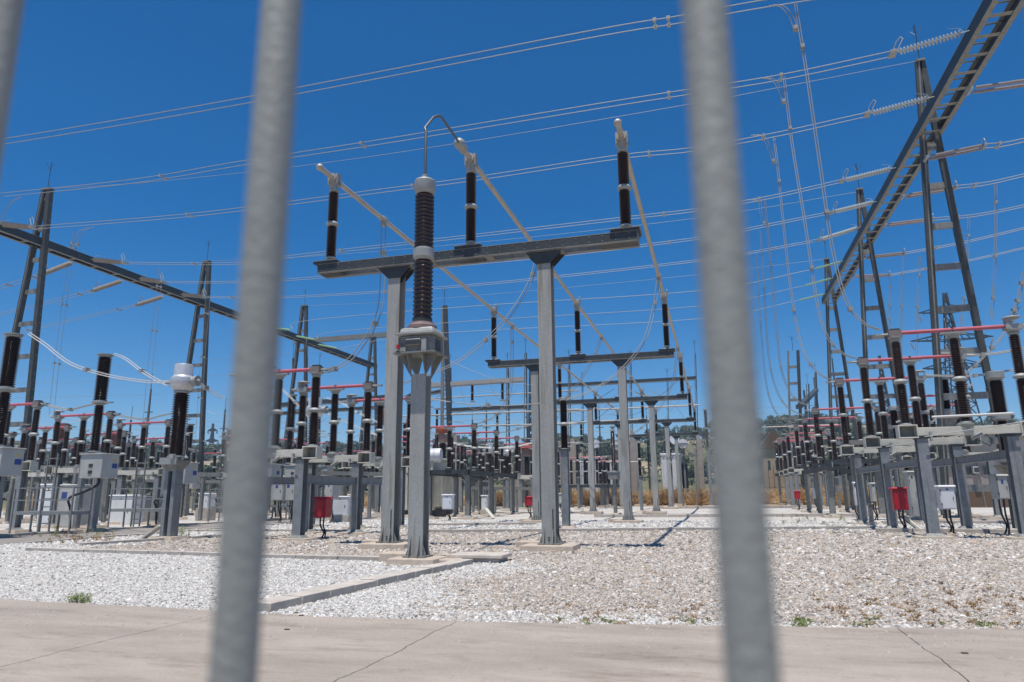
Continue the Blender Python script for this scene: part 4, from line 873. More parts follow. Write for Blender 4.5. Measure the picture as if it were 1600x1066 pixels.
# twin droppers at left
drop('near twin dropper hanging left of the second breaker pole', [(118,362),(108,420),(92,540),(80,650)], (35.6,35.6,35.6,35.6), .2, .014, group='left droppers')
drop('second twin dropper hanging behind the silver headed transformer', [(252,418),(245,480),(236,560),(226,672)], 39.8, .2, .014, group='left droppers')
drop('third twin dropper beside the left bar', [(325,462),(320,520),(314,600),(309,690)], 44, .2, .014, group='left droppers')
drop('curved tap lead at the left picture edge', [(33,308),(18,316),(6,335),(2,352)], 27.3, .06, .014, sp=(.95,), group='curved tap leads')
drop('curved tap lead above the left gantry beam', [(143,355),(128,361),(120,372),(117,385)], 29.4, .2, .014, sp=(.95,), group='curved tap leads')
drop('thin dropper in the gap right of the left bar', [(478,520),(484,600),(486,690)], 53, .0, .014)
drop('thin dropper near the small green string', [(432,520),(428,600),(425,660)], 49, .0, .014)
# tube drops
def tdrop(lab, px, Xs, Ys): # points given with known X and Y blend
    P = [at(x, y, Y=yy) for (x, y), yy in zip(px, Ys)]
    return conductor(lab, P, .07, .016, (.12,.45,.8), cable, 'dropper cable', 'dropper', (.7,.7,0), 'leads from the bus tubes')
tdrop('pair of cables dropping from the left tube and curling to the nearest left disconnector', [(599,352),(598,420),(594,480),(578,520),(548,560),(515,580),(497,582)], 0, (19.2,19.1,19,18.8,18.6,18.4,18.35))
tdrop('pair of cables sweeping from the middle tube down behind the single column', [(839,405),(826,445),(790,500),(740,547),(700,573),(650,592),(606,607)], 0, (23.2,23,22.6,22.3,22,21.8,21.7))
tdrop('pair of cables sweeping from the right tube down across the second portal', [(1029,432),(1022,480),(1005,535),(965,583),(920,612),(870,627),(790,634),(720,630),(660,622)], 0, (27.9,27.7,27.3,26.9,26.4,26,25.6,25.4,25.2))
tdrop('cables hanging from the left tube in the second bay', [(800,510),(800,560),(797,610),(780,645),(757,659),(741,662)], 0, (34.2,34.5,35,35.8,36.4,36.7))
tdrop('cables sweeping from the middle tube in the second bay', [(940,527),(925,565),(895,610),(870,640),(840,660),(800,673),(779,676)], 0, (38.4,38.7,39.2,39.8,40.4,40.8,41))
tdrop('cables sweeping from the right tube in the second bay', [(1059,545),(1050,600),(1025,645),(985,680),(930,693),(870,690),(812,684)], 0, (42.9,43.2,43.7,44.3,44.9,45.4,45.8))
tdrop('far cables from the left tube in the third bay', [(893,588),(886,620),(870,655),(850,675)], 0, (49,50,51,52))
# white looping leads between breakers, transformers and disconnectors
def lead(lab, px, Ys, r=.0165, twin=.055, m=cableW, sp=(.5,)):
    P = [at(x, y, Y=yy) for (x, y), yy in zip(px, Ys)]
    return conductor(lab, P, twin, r, sp, m, 'lead cable', 'lead', (0,.6,.6), 'white looping leads')
ya, yb, yc = [v.y for v in brk_z]
lead('white twin lead swooping from the leftmost breaker toward the silver head', [(45,521),(70,538),(110,568),(165,586),(225,596),(262,597)], (ya,ya-.2,ya-.3,ya-.2,18.2,18.0))
lead('white twin lead swooping from the second breaker top to the silver head', [(178,553),(195,560),(222,580),(245,594),(264,602)], (yb,yb-1,yb-2,19,18.1))
lead('white lead leaving the silver head behind the thick bar', [(296,592),(312,600),(330,612),(350,622)], (18,18.2,18.6,19))
lead('slack grey lead between the far left disconnector and the second breaker', [(66,632),(90,637),(110,640),(135,634),(155,630)], (21.7,22,22.2,22.3,22.4), .02, .04, cable)
lead('slack grey lead between the second and third breaker columns', [(182,648),(205,653),(230,655),(250,650),(268,646)], (25.5,25.5,25.6,25.7,25.8), .02, .04, cable)
lead('white lead running down from the breaker top to the nearest left bar', [(440,608),(455,622),(470,638),(492,662)], (32,31,30,29))
lead('white lead swooping between the dark breakers and the orange transformer', [(470,617),(500,640),(530,655),(560,668),(600,685)], (33,33.5,34,34.5,35))
lead('upper white lead swooping toward the orange transformer behind the column', [(510,622),(530,628),(560,645),(590,660),(606,668)], (36,36,36,35.6,35.3))
lead('white lead from the orange transformer to the portal column', [(630,655),(660,668),(680,678)], (36,38,40))
lead('pale long lead dipping between the single column and the second portal', [(700,690),(730,697),(770,700),(805,698),(840,690)], (50,50,50,50,50), .03, .05)
lead('white lead sloping down behind the orange transformer right of the single column', [(655,668),(680,682),(705,697)], (44,45,46))
for i, (x0,y0,x1,y1,Yv) in enumerate(((1470,552,1600,545,25.75),(1446,587,1600,575,30.3),(1430,668,1480,640,34),(1400,660,1520,600,36),(1420,690,1600,660,44))):
    lead(f'{("upper","second","third","fourth","lowest")[i]} pale lead running to the right between the right-hand disconnectors', [(x0,y0),((x0+x1)/2,(y0+y1)/2+6),(x1,y1)], (Yv,Yv,Yv), .02, .04, cable)
# far rigid bus tubes crossing behind the portals
for i, (x0,y0,x1,y1,Yv) in enumerate(((868,643,1093,633,70),(868,662,1010,655,74),(600,652,905,640,62),(640,668,900,662,66),(700,706,820,703,70),(640,625,905,610,84),(890,722,1000,722,70),(1190,668,1330,663,80))):
    b = MB(alu); b.tube([at(x0,y0,Y=Yv), at(x1,y1,Y=Yv)], .08, 8)
    solo('cross_tube', b, f'{("highest pale tube crossing behind the portals right of centre","second pale tube crossing behind the portals right of centre","pale tube crossing left of the second portal","lower pale tube behind the red arms","short pale tube low in the middle distance","highest far pale tube left of the second portal","low pale tube over the far platform","pale tube in the far right background")[i]}', 'bus tube')
# ------------------------------------------------------------------ far masts and gantries in the middle distance
def ladder_mast(name, lab, x, top, wpx, Yv, xt=None, step=1.1, cat='mast', cage=True, m=galv, ybase=790, tw=.22, lf=1., rt_=1.):
    """upright mast: one solid leg and one laced leg"""
    a = at(x, top, Y=Yv); bx = at(xt or x, ybase, Y=Yv); dep = (a-CAM).dot(F_); wd = wpx/FPX*dep; H = a.z
    t = thing(name, lab, cat, (a.x, Yv, 0)); b = MB(m); x0b = bx.x-a.x
    b.bar((x0b-wd*.5,0,0),(-wd*tw,0,H),wd*.16*lf,.16,(0,1,0)); b.use(darkst); b.bar((x0b+wd*.5,0,0),(wd*tw,0,H),wd*.24*lf,.2,(0,1,0)); part('leg', b, t)
    b = MB(m); n = int(H/step)
    for i in range(1, n):
        f = i/n; w_ = wd*(.5-(.5-tw)*f); xo = x0b*(1-f); b.bar((xo-w_,0,H*f),(xo+w_,0,H*f),.08,.10*rt_)
        if cage: f2 = (i+1)/n; w2 = wd*(.5-(.5-tw)*f2); xo2 = x0b*(1-f2); b.bar((xo-w_,0,H*f),(xo2+w2,0,H*f2),.04,.04,(0,1,0))
    part('bracing', b, t)
    b = MB(darkst); b.tube([(0,0,H),(0,0,H+1.8)],.025,5); b.tube([(0,0,H+1.3),(.3,0,H+1.7)],.015,4); b.tube([(0,0,H+1.3),(-.3,0,H+1.7)],.015,4); part('lightning_rod', b, t)
    b = MB(conc); b.frust(x0b,0,-.05,.3,wd*1.3,1.2,wd*1.2,1.1); part('base_pad', b, t); return t
ladder_mast('laced_mast', 'tall tapering laced mast directly right of the single column', 694, 478, 17, 62, 698, tw=.1, lf=1.7, step=.9, rt_=1.5)
ladder_mast('laced_mast', 'thinner laced mast behind the tall tapering one', 703, 575, 6, 80, 704)
ladder_mast('laced_mast', 'slim laced mast left of the second portal column', 793, 575, 6, 76, 794)
ladder_mast('laced_mast', 'solid grey mast closest left of the second portal column', 821, 552, 6, 72, 822, cage=False)
ladder_mast('laced_mast', 'laced mast seen between the portals right of the nearest column', 889, 568, 5, 84, 891)
ladder_mast('laced_mast', 'thin grey mast left of the third portal column', 910, 602, 3.6, 88, 911, cage=False)
ladder_mast('laced_mast', 'laced mast behind the third portal beam', 985, 568, 4.5, 90, 988)
ladder_mast('laced_mast', 'very thin laced mast at the right end of the far beam', 1086, 552, 4, 92, 1092)
ladder_mast('laced_mast', 'grey mast behind the fourth portal', 1043, 597, 3.2, 92, 1045, cage=False)
ladder_mast('laced_mast', 'slender dark mast between the two left equipment posts', 499, 575, 2.6, 70, 499, cage=False)
ladder_mast('laced_mast', 'slender dark mast left of the nearest disconnector terminal', 458, 560, 3.4, 66, 456, cage=False)
ladder_mast('laced_mast', 'slender far mast left of the portal column', 566, 655, 2.8, 78, 566, cage=False)
ladder_mast('laced_mast', 'small far A-shaped mast under the slanting far beam', 1262, 600, 7, 130, 1264, cage=False)
ladder_mast('laced_mast', 'second small far A-shaped mast at the end of the slanting far beam', 1274, 582, 9, 150, 1280, cage=False, tw=.08)
t = ladder_mast('ladder_mast', 'square topped ladder-like mast far right of the fence bar', 1239, 548, 17, 86, 1247, 1.9, cage=False, tw=.42, lf=1.1, rt_=3.2)
def hbeam(lab, x0, y0, x1, y1, Yv, h=.35, m=darkst, up=True):
    b = MB(m); p, q = at(x0,y0,Y=Yv), at(x1,y1,Y=Yv); b.bar(p, q, .5, h); b.use(galv); b.bar(p+Vector((0,-.3,-h/2)), q+Vector((0,-.3,-h/2)), .1, .12)
    return solo('gantry_beam', b, lab, 'gantry beam')
hbeam('long thin dark far beam ending at the thin mast on the right', 868,603,1088,591, 92, .45)
hbeam('pale far beam with two hanging insulators behind the second portal', 668,603,820,593, 70, .5, alu)
hbeam('dark far beam below the pale one', 706,641,822,636, 78, .45)
hbeam('dark far beam left of the portal column', 430,634,606,621, 80, .6)
hbeam('second dark far beam running left behind the dark breakers', 380,650,606,636, 92, .5)
hbeam('short far beam ahead of the laced mast', 640,619,690,612, 74, .4)
hbeam('pale far beam running from the portal column to the left gantry end', 462,534,606,523, 79, .6, galv)
for i, (x, y0, y1, Yv) in enumerate(((738,601,627,70),(785,598,625,70),(777,648,676,74),(908,663,700,76),(957,668,690,78),(683,640,668,74),(1165-50,640,668,78))):
    a, c = at(x,y0,Y=Yv), at(x,y1,Y=Yv); t = thing('hanging_insulator', f'{("first","second","third","fourth","fifth","sixth","seventh")[i]} short black post insulator hanging in the far gantries, counted from the second portal', 'insulator', (a.x,Yv,c.z), 'short far insulators')
    part('insulator', ins_mesh(a.z-c.z, .16, 14, 8, 2, porcB), t)
    b = MB(flange); b.box(-.3,.3,-.3,.3,a.z-c.z,a.z-c.z+.12); b.box(-.2,.2,-.2,.2,-.1,0); part('bracket', b, t)
# thin lines and slack leads in the far gantries
for i, (pts, Yv) in enumerate((([(700,563),(740,580),(790,597),(840,602)],66),([(640,650),(720,600),(770,597)],74),([(720,605),(727,630),(745,640),(765,628)],72),([(765,598),(775,620),(790,628),(805,610)],72),([(870,640),(930,650),(985,640)],72),([(1000,600),(1060,640),(1083,700)],82),([(880,680),(930,640),(985,600)],78),([(640,590),(700,600),(780,615)],80),([(1010,690),(1050,640),(1085,600)],86),([(700,660),(760,655),(820,665)],60),([(540,690),(580,670),(606,655)],60),([(430,690),(470,672),(520,680)],60))):
    conductor(f'{("first","second","third","fourth","fifth","sixth","seventh","eighth","ninth","tenth","eleventh","twelfth")[i]} slack far lead hanging among the distant gantries', [at(x,y,Y=Yv) for x,y in pts], 0, .022, m=cable, cat='lead cable', name='lead', group='slack far leads')
for i, y in enumerate((560,584,608,655,662)):
    conductor(f'{("highest","second","third","fourth","lowest")[i]} hair thin line crossing the lower sky behind the left breakers', [at(20,y+(18-i*2),Y=95), at(250,y+8,Y=97), at(620,y-20+i*3,Y=99)], 0, .02, cat='conductor')
for i, (y0, y1) in enumerate(((640,636),(648,645),(656,655),(664,664))):
    conductor(f'{("highest","second","third","lowest")[i]} hair thin line between the far masts and the right fence bar', [at(1088,y0,Y=98), at(1250,y1,Y=100)], 0, .018, cat='conductor')
rc_ = random.Random(9)
for i in range(34):
    x0 = rc_.uniform(560, 1040); y0 = rc_.uniform(605, 690); x1 = x0+rc_.uniform(25, 90); y1 = y0+rc_.uniform(-25, 25); Yv = rc_.uniform(58, 96)
    conductor('thin slack wire curling among the distant gantries behind the portals', [at(x0,y0,Y=Yv), at((x0+x1)/2,(y0+y1)/2+rc_.uniform(4,16),Y=Yv), at(x1,y1,Y=Yv)], 0, .02, m=(cable, darkst)[i%2], cat='lead cable', name='slack_wire', group='thin slack wires behind the portals', n=5)
for i in range(26):
    x0 = rc_.uniform(40, 345) if i % 2 else rc_.uniform(400, 600); y0 = rc_.uniform(640, 705); x1 = x0+rc_.uniform(20, 70); y1 = y0+rc_.uniform(-8, 8); Yv = rc_.uniform(30, 60)
    conductor('thin slack lead between the left insulators', [at(x0,y0,Y=Yv), at((x0+x1)/2,(y0+y1)/2+rc_.uniform(3,9),Y=Yv), at(x1,y1,Y=Yv)], 0, .016, m=(cable, cableW)[i%2], cat='lead cable', name='slack_wire', group='thin slack leads between the left insulators', n=5)
# ------------------------------------------------------------------ lattice towers on the skyline
def lattice(lab, x, ytop, ybase_px, wpx, Yv, arms=True):
    a = at(x, ytop, Y=Yv); c = at(x, 770, Y=Yv); dep = (a-CAM).dot(F_); H = a.z; wd = wpx/FPX*dep
    t = thing('lattice_tower', lab, 'power tower', (a.x, Yv, 0)); b = MB(darkst); n = 16; th = .0016*dep*.75
    hw = lambda f: wd/2*(1-f)**1.1*.93+wd*.035
    for sx in (-1,1):
        for sy in (-1,1):
            for i in range(n): f, g_ = i/n, (i+1)/n; b.bar((sx*hw(f),sy*hw(f),H*f),(sx*hw(g_),sy*hw(g_),H*g_),th*1.3,th*1.3)
    for i in range(n):
        f, g_ = i/n, (i+1)/n
        for s_ in (-1,1):
            b.bar((-hw(f),s_*hw(f),H*f),(hw(g_),s_*hw(g_),H*g_),th,th); b.bar((hw(f),s_*hw(f),H*f),(-hw(g_),s_*hw(g_),H*g_),th,th)
            b.bar((s_*hw(f),-hw(f),H*f),(s_*hw(g_),hw(g_),H*g_),th,th)
    part('tower_body', b, t)
    if arms:
        for k, (f, L_) in enumerate(((.62,1.9),(.76,2.4),(.90,1.7))):
            b = MB(darkst); z = H*f; l = wd*.42*L_
            for s_ in (-1,1):
                for sy in (-1,1): b.bar((s_*hw(f),sy*hw(f),z),(s_*l,0,z+.2),th,th); b.bar((s_*hw(f),sy*hw(f),z+H*.035),(s_*l,0,z+.2),th,th)
                for q in range(1,5): b.bar((s_*(hw(f)+(l-hw(f))*q/5),0,z),(s_*(hw(f)+(l-hw(f))*(q-.5)/5),0,z+H*.035*(1-q/5)),th,th)
                b.use(cableW); b.tube([(s_*l,0,z),(s_*l*.92,.3,z-H*.035)],th*.9,5); b.use(darkst)
            part('cross_arm', b, t)
    return t
lattice('large lattice power tower seen between the legs of the nearest right mast', 1476, 458, 700, 56, 110)
lattice('smaller lattice tower left of the second right mast', 1374, 556, 700, 26, 150, False)
lattice('lattice tower behind the left disconnector at the bar edge', 408, 555, 700, 40, 130)
lattice('lattice tower between the portals, behind the second left column', 828, 575, 700, 12, 140, False)
lattice('tiny lattice tower on the horizon right of the silver headed transformer', 333, 662, 710, 12, 260)
lattice('small thin far tower left of the second right mast', 1272, 590, 700, 10, 170, False)
lattice('small thin far tower right of the ladder-like mast', 1256, 610, 700, 9, 180, False)
b = MB(darkst); p, q = at(1248,636,Y=120), at(1275,610,Y=150); b.bar(p, q, .9, .6); solo('gantry_beam', b, 'short dark slanting gantry beam far off beside the ladder-like mast', 'gantry beam')
# ------------------------------------------------------------------ concrete pillars, transformers
def pillar(lab, x, top, Yv, wpx=9, slant=True):
    a = at(x, top, Y=Yv); dep = (a-CAM).dot(F_); w_ = wpx/FPX*dep; b = MB(concG); H = a.z
    b.prism([(-w_/2,-.05),(w_/2,-.05),(w_/2,H*.86 if slant else H),(0,H),(-w_/2,H)], -.5, .5); b.box(-w_*1.3,-w_/2,-.2,.2,-.05,H*.8)
    solo('concrete_pillar', b, lab, 'pillar', 'tall concrete pillars', (a.x,Yv,0), .02)
pillar('tall tan concrete pillar just right of the nearest portal column', 896, 686, 82, 8)
pillar('tan concrete pillar left of the third portal column', 989, 672, 84, 8)
pillar('tan concrete pillar with slanted top at the right fence bar', 1092, 678, 84, 8)
pillar('tan concrete pillar under the second portal beam at left', 877, 690, 86, 6)
pillar('grey ribbed concrete pillar behind the middle platform', 752, 690, 72, 10, False)
pillar('grey ribbed concrete pillar behind the orange capped transformer', 712, 680, 66, 9, False)
pillar('pale concrete pillar behind the white headed transformers', 812, 700, 72, 8, False)
def transformer(lab, x0, x1, ytop, ybot, Yv, m=white, d=3, fins=9, cons=True):
    a = at(x0,ytop,Y=Yv); c = at(x1,ybot,Y=Yv); w_ = c.x-a.x; H = a.z; z0 = max(.05, c.z)
    t = thing('power_transformer', lab, 'transformer', ((a.x+c.x)/2,Yv+d/2,0)); b = MB(m); b.box(-w_*.5,w_*.28,-d/2,d/2,z0+.3,H*.86); b.box(-w_*.54,w_*.32,-d/2-.1,d/2+.1,H*.86,H*.90); part('tank', b, t, bevel=.04)
    b = MB(darkst); b.box(-w_*.5,w_*.45,-d*.4,d*.4,z0-.3,z0+.3); b.use(darkst if cons else m)
    for i in range(fins): x = w_*.30+i*w_*.2/fins; b.box(x,x+w_*.2/fins*.4,-d/2,d/2,z0+.5,H*.72)
    part('radiator', b, t)
    b = MB(m)
    for i in range(7): x = -w_*.48+i*w_*.12; b.box(x,x+.12,-d/2-.14,-d/2,z0+.4,H*.84)
    part('stiffener', b, t)
    if cons:
        b = MB(m); b.tube([(w_*.05,-.6,H*1.16),(w_*.05,.9,H*1.16)], H*.085, 14); b.use(galv); b.box(w_*.04,w_*.06,-.5,-.4,H*.9,H*1.1); part('conservator', b, t)
    for k in range(3):
        part('bushing', ins_mesh(1.6,.14,12,8,1), t, (-w_*.35+k*w_*.22,0,H*.9))
    return t
transformer('white power transformer with dark radiators right of the fourth portal column', 1032, 1076, 700, 770, 80)
transformer('second white transformer between the third and fourth portals', 952, 990, 712, 775, 86, cons=False)
transformer('white transformer behind the second portal column', 905, 950, 706, 775, 92, cons=True)
transformer('large cream transformer with panelled tank behind the single front column', 628, 690, 706, 828, 40, cream, 3.5, cons=False)
a = at(660,712,Y=40); b = MB(white); b.tube([(a.x-.3,40,a.z),(a.x+1.15,40.2,a.z)],.42,18); b.use(galv); b.box(a.x,a.x+.1,40,40.2,a.z-1.2,a.z-.3); solo('oil_conservator', b, 'white horizontal oil drum above the cream transformer right of the single column', 'oil tank')
for i, (x, y, r) in enumerate(((1078,705,13),(938,706,12))):
    pass
def dish(lab, x, y, rpx, Yv):
    a = at(x,y,Y=Yv); r = rpx/FPX*(a-CAM).dot(F_); b = MB(white); b.tube([(0,0,a.z),(0,2.4,a.z)], r, 24); b.use(galv); b.box(-.1,.1,.5,.7,0,a.z-r*.8); b.box(-r,r,-.06,-.01,a.z-.05,a.z+.05)
    b.box(-.1,.1,1.8,2.0,0,a.z-r*.8); solo('oil_conservator', b, lab, 'oil tank', loc=(a.x,Yv,0))
dish('round white end of an oil drum above the rightmost transformer', 1067, 693, 7, 79)
dish('round white end of an oil drum between the second and third portal columns', 960, 696, 6.5, 85)
# small conservator steel frame
b = MB(galv)
for (x0,y0,x1,y1) in ((1052,700,1062,696),(1062,696,1085,712),(1048,712,1092,712),(1062,712,1062,740)):
    b.bar(at(x0,y0,Y=78),at(x1,y1,Y=78),.1,.1)
solo('access_gangway', b, 'light steel frame over the rightmost white transformer', 'gangway')
b = MB(galv)
for X0, s in ((0,1),):
    for (x0,y0,x1,y1) in ((1062,712,1066,786),(1049,735,1049,786),(1088,702,1089,790)): b.bar(at(x0,y0,Y=74),at(x1,y1,Y=74),.16,.16)
solo('thin_posts', b, 'thin grey posts standing in front of the dry bushes at right of the portals', 'post')
# low platforms of far insulators behind the portals
def bank(lab, x0, x1, ytop, yplat, Yv, n, armc=True, m=porc):
    a = at(x0,ytop,Y=Yv); c = at(x1,yplat,Y=Yv); w_ = c.x-a.x; t = thing('insulator_bank', lab, 'insulator bank', (a.x,Yv,0)); zp = c.z
    b = MB(darkst); b.box(-.3,w_+.3,-.5,.5,zp-.28,zp); b.use(galv)
    for i in range(max(2,n//2+1)): x = w_*i/max(1,n//2); b.box(x-.11,x+.11,-.12,.12,0,zp-.28)
    b.use(conc)
    for i in range(max(2,n//2+1)): x = w_*i/max(1,n//2); b.box(x-.3,x+.3,-.3,.3,-.05,.15)
    part('platform', b, t)
    for i in range(n): part('insulator', ins_mesh(a.z-zp, .15, 12, 8, 2, m), t, (w_*i/(n-1), (-.35,.3,0)[i%3], zp))
    if armc:
        b = MB(pinkp); b.tube([(0,0,a.z+.1),(w_*.45,0,a.z+.1)],.05,6); b.tube([(w_*.55,.1,a.z+.12),(w_,.1,a.z+.12)],.05,6); part('contact_arm', b, t)
bank('low bank of brown insulators between the nearest and third portal columns', 872, 945, 718, 757, 68, 8)
bank('low bank of brown insulators behind the third portal column', 905, 972, 716, 757, 74, 7)
bank('bank of insulators in front of the white transformers', 938, 975, 722, 757, 66, 4)
bank('dense bank of brown insulators on the middle platform', 692, 790, 697, 743, 60, 9, False)
bank('bank of brown insulators seen under the left disconnector frames', 424, 520, 716, 750, 50, 9)
bank('second bank of brown insulators under the left frames', 520, 604, 716, 748, 54, 8, False)
bank('bank of brown insulators behind the left breaker railing', 120, 250, 700, 744, 50, 9)
bank('bank of brown insulators behind the silver headed transformer', 230, 345, 705, 742, 56, 9, False)
bank('bank of brown insulators at the far left edge', 0, 110, 705, 744, 46, 8)
bank('far bank of brown insulators right of the thick bar', 1212, 1330, 690, 738, 74, 9)
bank('bank of brown insulators behind the red box on the right', 1330, 1440, 696, 736, 52, 6, False)
for i, (x0,y0,x1,y1,Yv,nm_) in enumerate(((95,737,345,742,33,'long grey steel rail behind the breakers at left'),(0,729,250,735,30,'upper grey steel rail at far left'),(400,737,600,741,36,'grey steel rail under the left disconnectors'),(180,750,345,753,40,'lower grey steel rail left of the thick bar'),(0,690,120,694,44,'thin pale cross rail low at the left edge'),(690,762,860,764,48,'thin grey rail under the middle platform'))):
    b = MB(galv); p, q = at(x0,y0,Y=Yv), at(x1,y1,Y=Yv); b.bar(p, q, .2, .22)
    for k in range(5): c_ = p.lerp(q, (k+.5)/5); b.box(c_.x-.08,c_.x+.08,c_.y-.08,c_.y+.08,0,c_.z-.1)
    solo('equipment_rail', b, nm_, 'steel rail')
for i, (x,y0,Yv) in enumerate(((236,608,60),(352,640,66),(205,655,58),(149,660,62),(292,668,64),(520,650,74),(590,655,76),(672,600,80),(738,655,84),(760,640,88),(850,640,86),(936,640,90),(1010,650,94),(1178,640,92),(1300,560,80))):
    a = at(x,y0,Y=Yv); b = MB(midst); b.frust(0,0,0,a.z,.30,.30,.12,.12); b.tube([(0,0,a.z),(0,0,a.z+1.3)],.025,5); b.box(-.5,.5,-.05,.05,a.z*.8,a.z*.8+.08); b.box(-.3,.3,-.05,.05,a.z*.62,a.z*.62+.08)
    solo('thin_mast', b, 'thin dark mast standing among the far equipment', 'mast', 'thin far masts', (a.x,Yv,0))
# ------------------------------------------------------------------ right: rendered buildings, screen wall
def wall_box(b, x0, x1, y0, y1, z0, z1): b.box(x0,x1,y0,y1,z0,z1)
Yb = 62; A = at(1447,776,Y=Yb); B_ = at(1700,776,Y=Yb); zt_ = at(1500,712,Y=Yb).z; z0 = -.05
t = thing('service_building', 'low pinkish grey service building with dark plinth behind the right-hand posts', 'building', (A.x,Yb,0)); w_ = B_.x-A.x
b = MB(bwall); b.box(0,w_,0,9,z0,zt_); part('wall', b, t)
b = MB(bplinth); b.box(-.04,w_+.04,-.04,9.04,z0,z0+1.25+.05); part('plinth', b, t)
b = MB(broof); b.box(-.35,w_+.3,-.35,9.3,zt_,zt_+.22); b.box(.3,w_*.55,.4,8.4,zt_+.22,zt_+1.3); part('roof', b, t)
for i, (x0,y0,x1,y1) in enumerate(((1452,728,1461,752),(1509,730,1524,742),(1535,728,1548,742),(1590,724,1604,742))):
    p, q = at(x0,y0,Y=Yb), at(x1,y1,Y=Yb); b = MB(galv); f = .05
    for a_ in ((p.x-f,q.x+f,q.z-f,q.z),(p.x-f,q.x+f,p.z,p.z+f),(p.x-f,p.x,q.z,p.z),(q.x,q.x+f,q.z,p.z)): b.box(a_[0]-A.x,a_[1]-A.x,-.05,.02,a_[2],a_[3])
    for k in range(6): x = p.x+(q.x-p.x)*(k+.5)/6; b.box(x-A.x-.012,x-A.x+.012,-.04,-.02,q.z,p.z)
    wn = part('window', b, t); b = MB(bluedk); b.box(p.x-A.x,q.x-A.x,-.015,-.003,q.z,p.z); part('pane', b, wn)
b = MB(greycab); p, q = at(1517,729,Y=Yb), at(1527,740,Y=Yb); b.box(p.x-A.x,q.x-A.x,-.42,-.07,q.z,p.z); b.use(darkst); b.box(q.x-A.x-.3,q.x-A.x+.02,-.43,-.42,q.z+.1,p.z-.1); b.box(p.x-A.x+.1,p.x-A.x+.14,-.4,-.02,q.z-.06,q.z)
b.use(greycab); part('air_conditioner', b, t)
b = MB(galv); b.tube([(at(1529,745,Y=Yb).x-A.x,-.06,zt_),(at(1533,745,Y=Yb).x-A.x,-.06,z0)],.05,6); part('downpipe', b, t)
p = at(1532,690,Y=78); q = at(1760,690,Y=78)
t = thing('cream_building', 'long cream building with brown band rising behind the pinkish grey one', 'building', (p.x,78,0)); b = MB(bcream); b.box(0,q.x-p.x,0,12,-.05,at(1570,684,Y=78).z); part('wall', b, t)
b = MB(bplinth); b.box(-.04,q.x-p.x+.04,-.05,0,at(1590,706,Y=78).z-1.4,at(1590,706,Y=78).z); part('brown_band', b, t)
b = MB(broof); b.box(-.3,q.x-p.x+.3,-.3,12.3,at(1570,684,Y=78).z,at(1570,684,Y=78).z+.2); part('roof', b, t)
for i in range(5):
    f = MB(galv); x = (q.x-p.x)*(.22+.15*i); f.box(x-1,x+1,-.06,-.01,3.2,4.6); wn = part('window', f, t); f = MB(bluedk); f.box(x-.9,x+.9,-.07,-.062,3.3,4.5); part('pane', f, wn)
p = at(1192,735,Y=96); q = at(1296,775,Y=96); t = thing('screen_wall', 'tan screen wall with mesh fence beyond the dry grass right of the thick bar', 'wall', (p.x,96,0)); b = MB(tanb); b.box(0,q.x-p.x,0,.25,-.05,p.z); part('wall', b, t)
b = MB(darkst)
for i in range(13): x = (q.x-p.x)*i/12; b.box(x-.03,x+.03,-.3,-.24,-.05,p.z+.5)
for z in (.6,1.4,2.2,3.0): b.box(0,q.x-p.x,-.27,-.25,z,z+.02)
part('mesh_fence', b, t)
for i, (x0,x1,y0,y1,Yv,lab) in enumerate(((1230,1270,700,712,140,'long white low roofed shed behind the far right insulators'),(1305,1385,720,738,120,'grey blue container behind the right-hand platform'),(1190,1232,700,735,130,'brown roofed low shed at the edge of the right fence bar'))):
    p, q = at(x0,y0,Y=Yv), at(x1,y1,Y=Yv); t = thing('shed', lab, 'shed', ((p.x+q.x)/2,Yv,0)); w_ = q.x-p.x; b = MB((bcream,bluest,tanb)[i]); b.box(-w_/2,w_/2,0,6,-.05,p.z); part('wall', b, t)
    b = MB((white,galv,bplinth)[i]); b.prism([(-w_/2-.4,p.z),(w_/2+.4,p.z),(0,p.z+(1.2,.4,3.2)[i])],-.4,6.4); part('roof', b, t)
    b = MB(bluedk); [b.box(-w_/2+w_*(.2+.3*k),-w_/2+w_*(.3+.3*k),-.03,-.004,p.z*.5,p.z*.75) for k in range(3)]; part('window', b, t)
# ------------------------------------------------------------------ hills, trees, bushes, weeds
ridge = [(-70,692),(0,700),(150,703),(330,706),(640,706),(740,700),(800,698),(860,694),(930,690),(990,682),(1060,676),(1110,676),(1200,664),(1300,656),(1400,652),(1500,656),(1600,652),(1700,650)]
def ridge_y(px):
    for (a, c), (d_, e) in zip(ridge, ridge[1:]):
        if px <= d_: return c+(e-c)*(px-a)/(d_-a)
    return ridge[-1][1]
RR = 330.
def hill_h(x, y):
    r = math.hypot(x, y); v = Vector((x, y, 1.234+.001))-CAM; dz = v.dot(F_)
    px = 800+FPX*v.dot(R_)/dz if dz > 0 else 800; px = max(-70, min(1700, px))
    top = at(px, ridge_y(px)+9, Z=CAM.z+.5); dd = at(px, ridge_y(px)+9, Y=100.); s_ = (dd.z-CAM.z)/math.hypot(dd.x, dd.y)
    H = 1.23+s_*RR; f = max(0, min(1, (r-125)/(RR-125))); f = f*f*(3-2*f)*.55+f*.45
    low = .0+.65*max(0, min(1, (r-88)/30)); back = max(0, (r-RR)/900)
    return -.09+low+(H-low)*f*(1-.3*back)+1.5*math.sin(x*.021+y*.013)*f*min(1, abs(r-RR)/90+.15)
b = MB(hillm); na, nr = 110, 46; rs = [88+ (i/nr)**1.6*1400 for i in range(nr+1)]; vs = []
for i in range(na+1):
    an = math.radians(-72+i*(72+48)/na)
    for r in rs: x, y = r*math.sin(an), r*math.cos(an); vs.append((x, y, hill_h(x, y)))
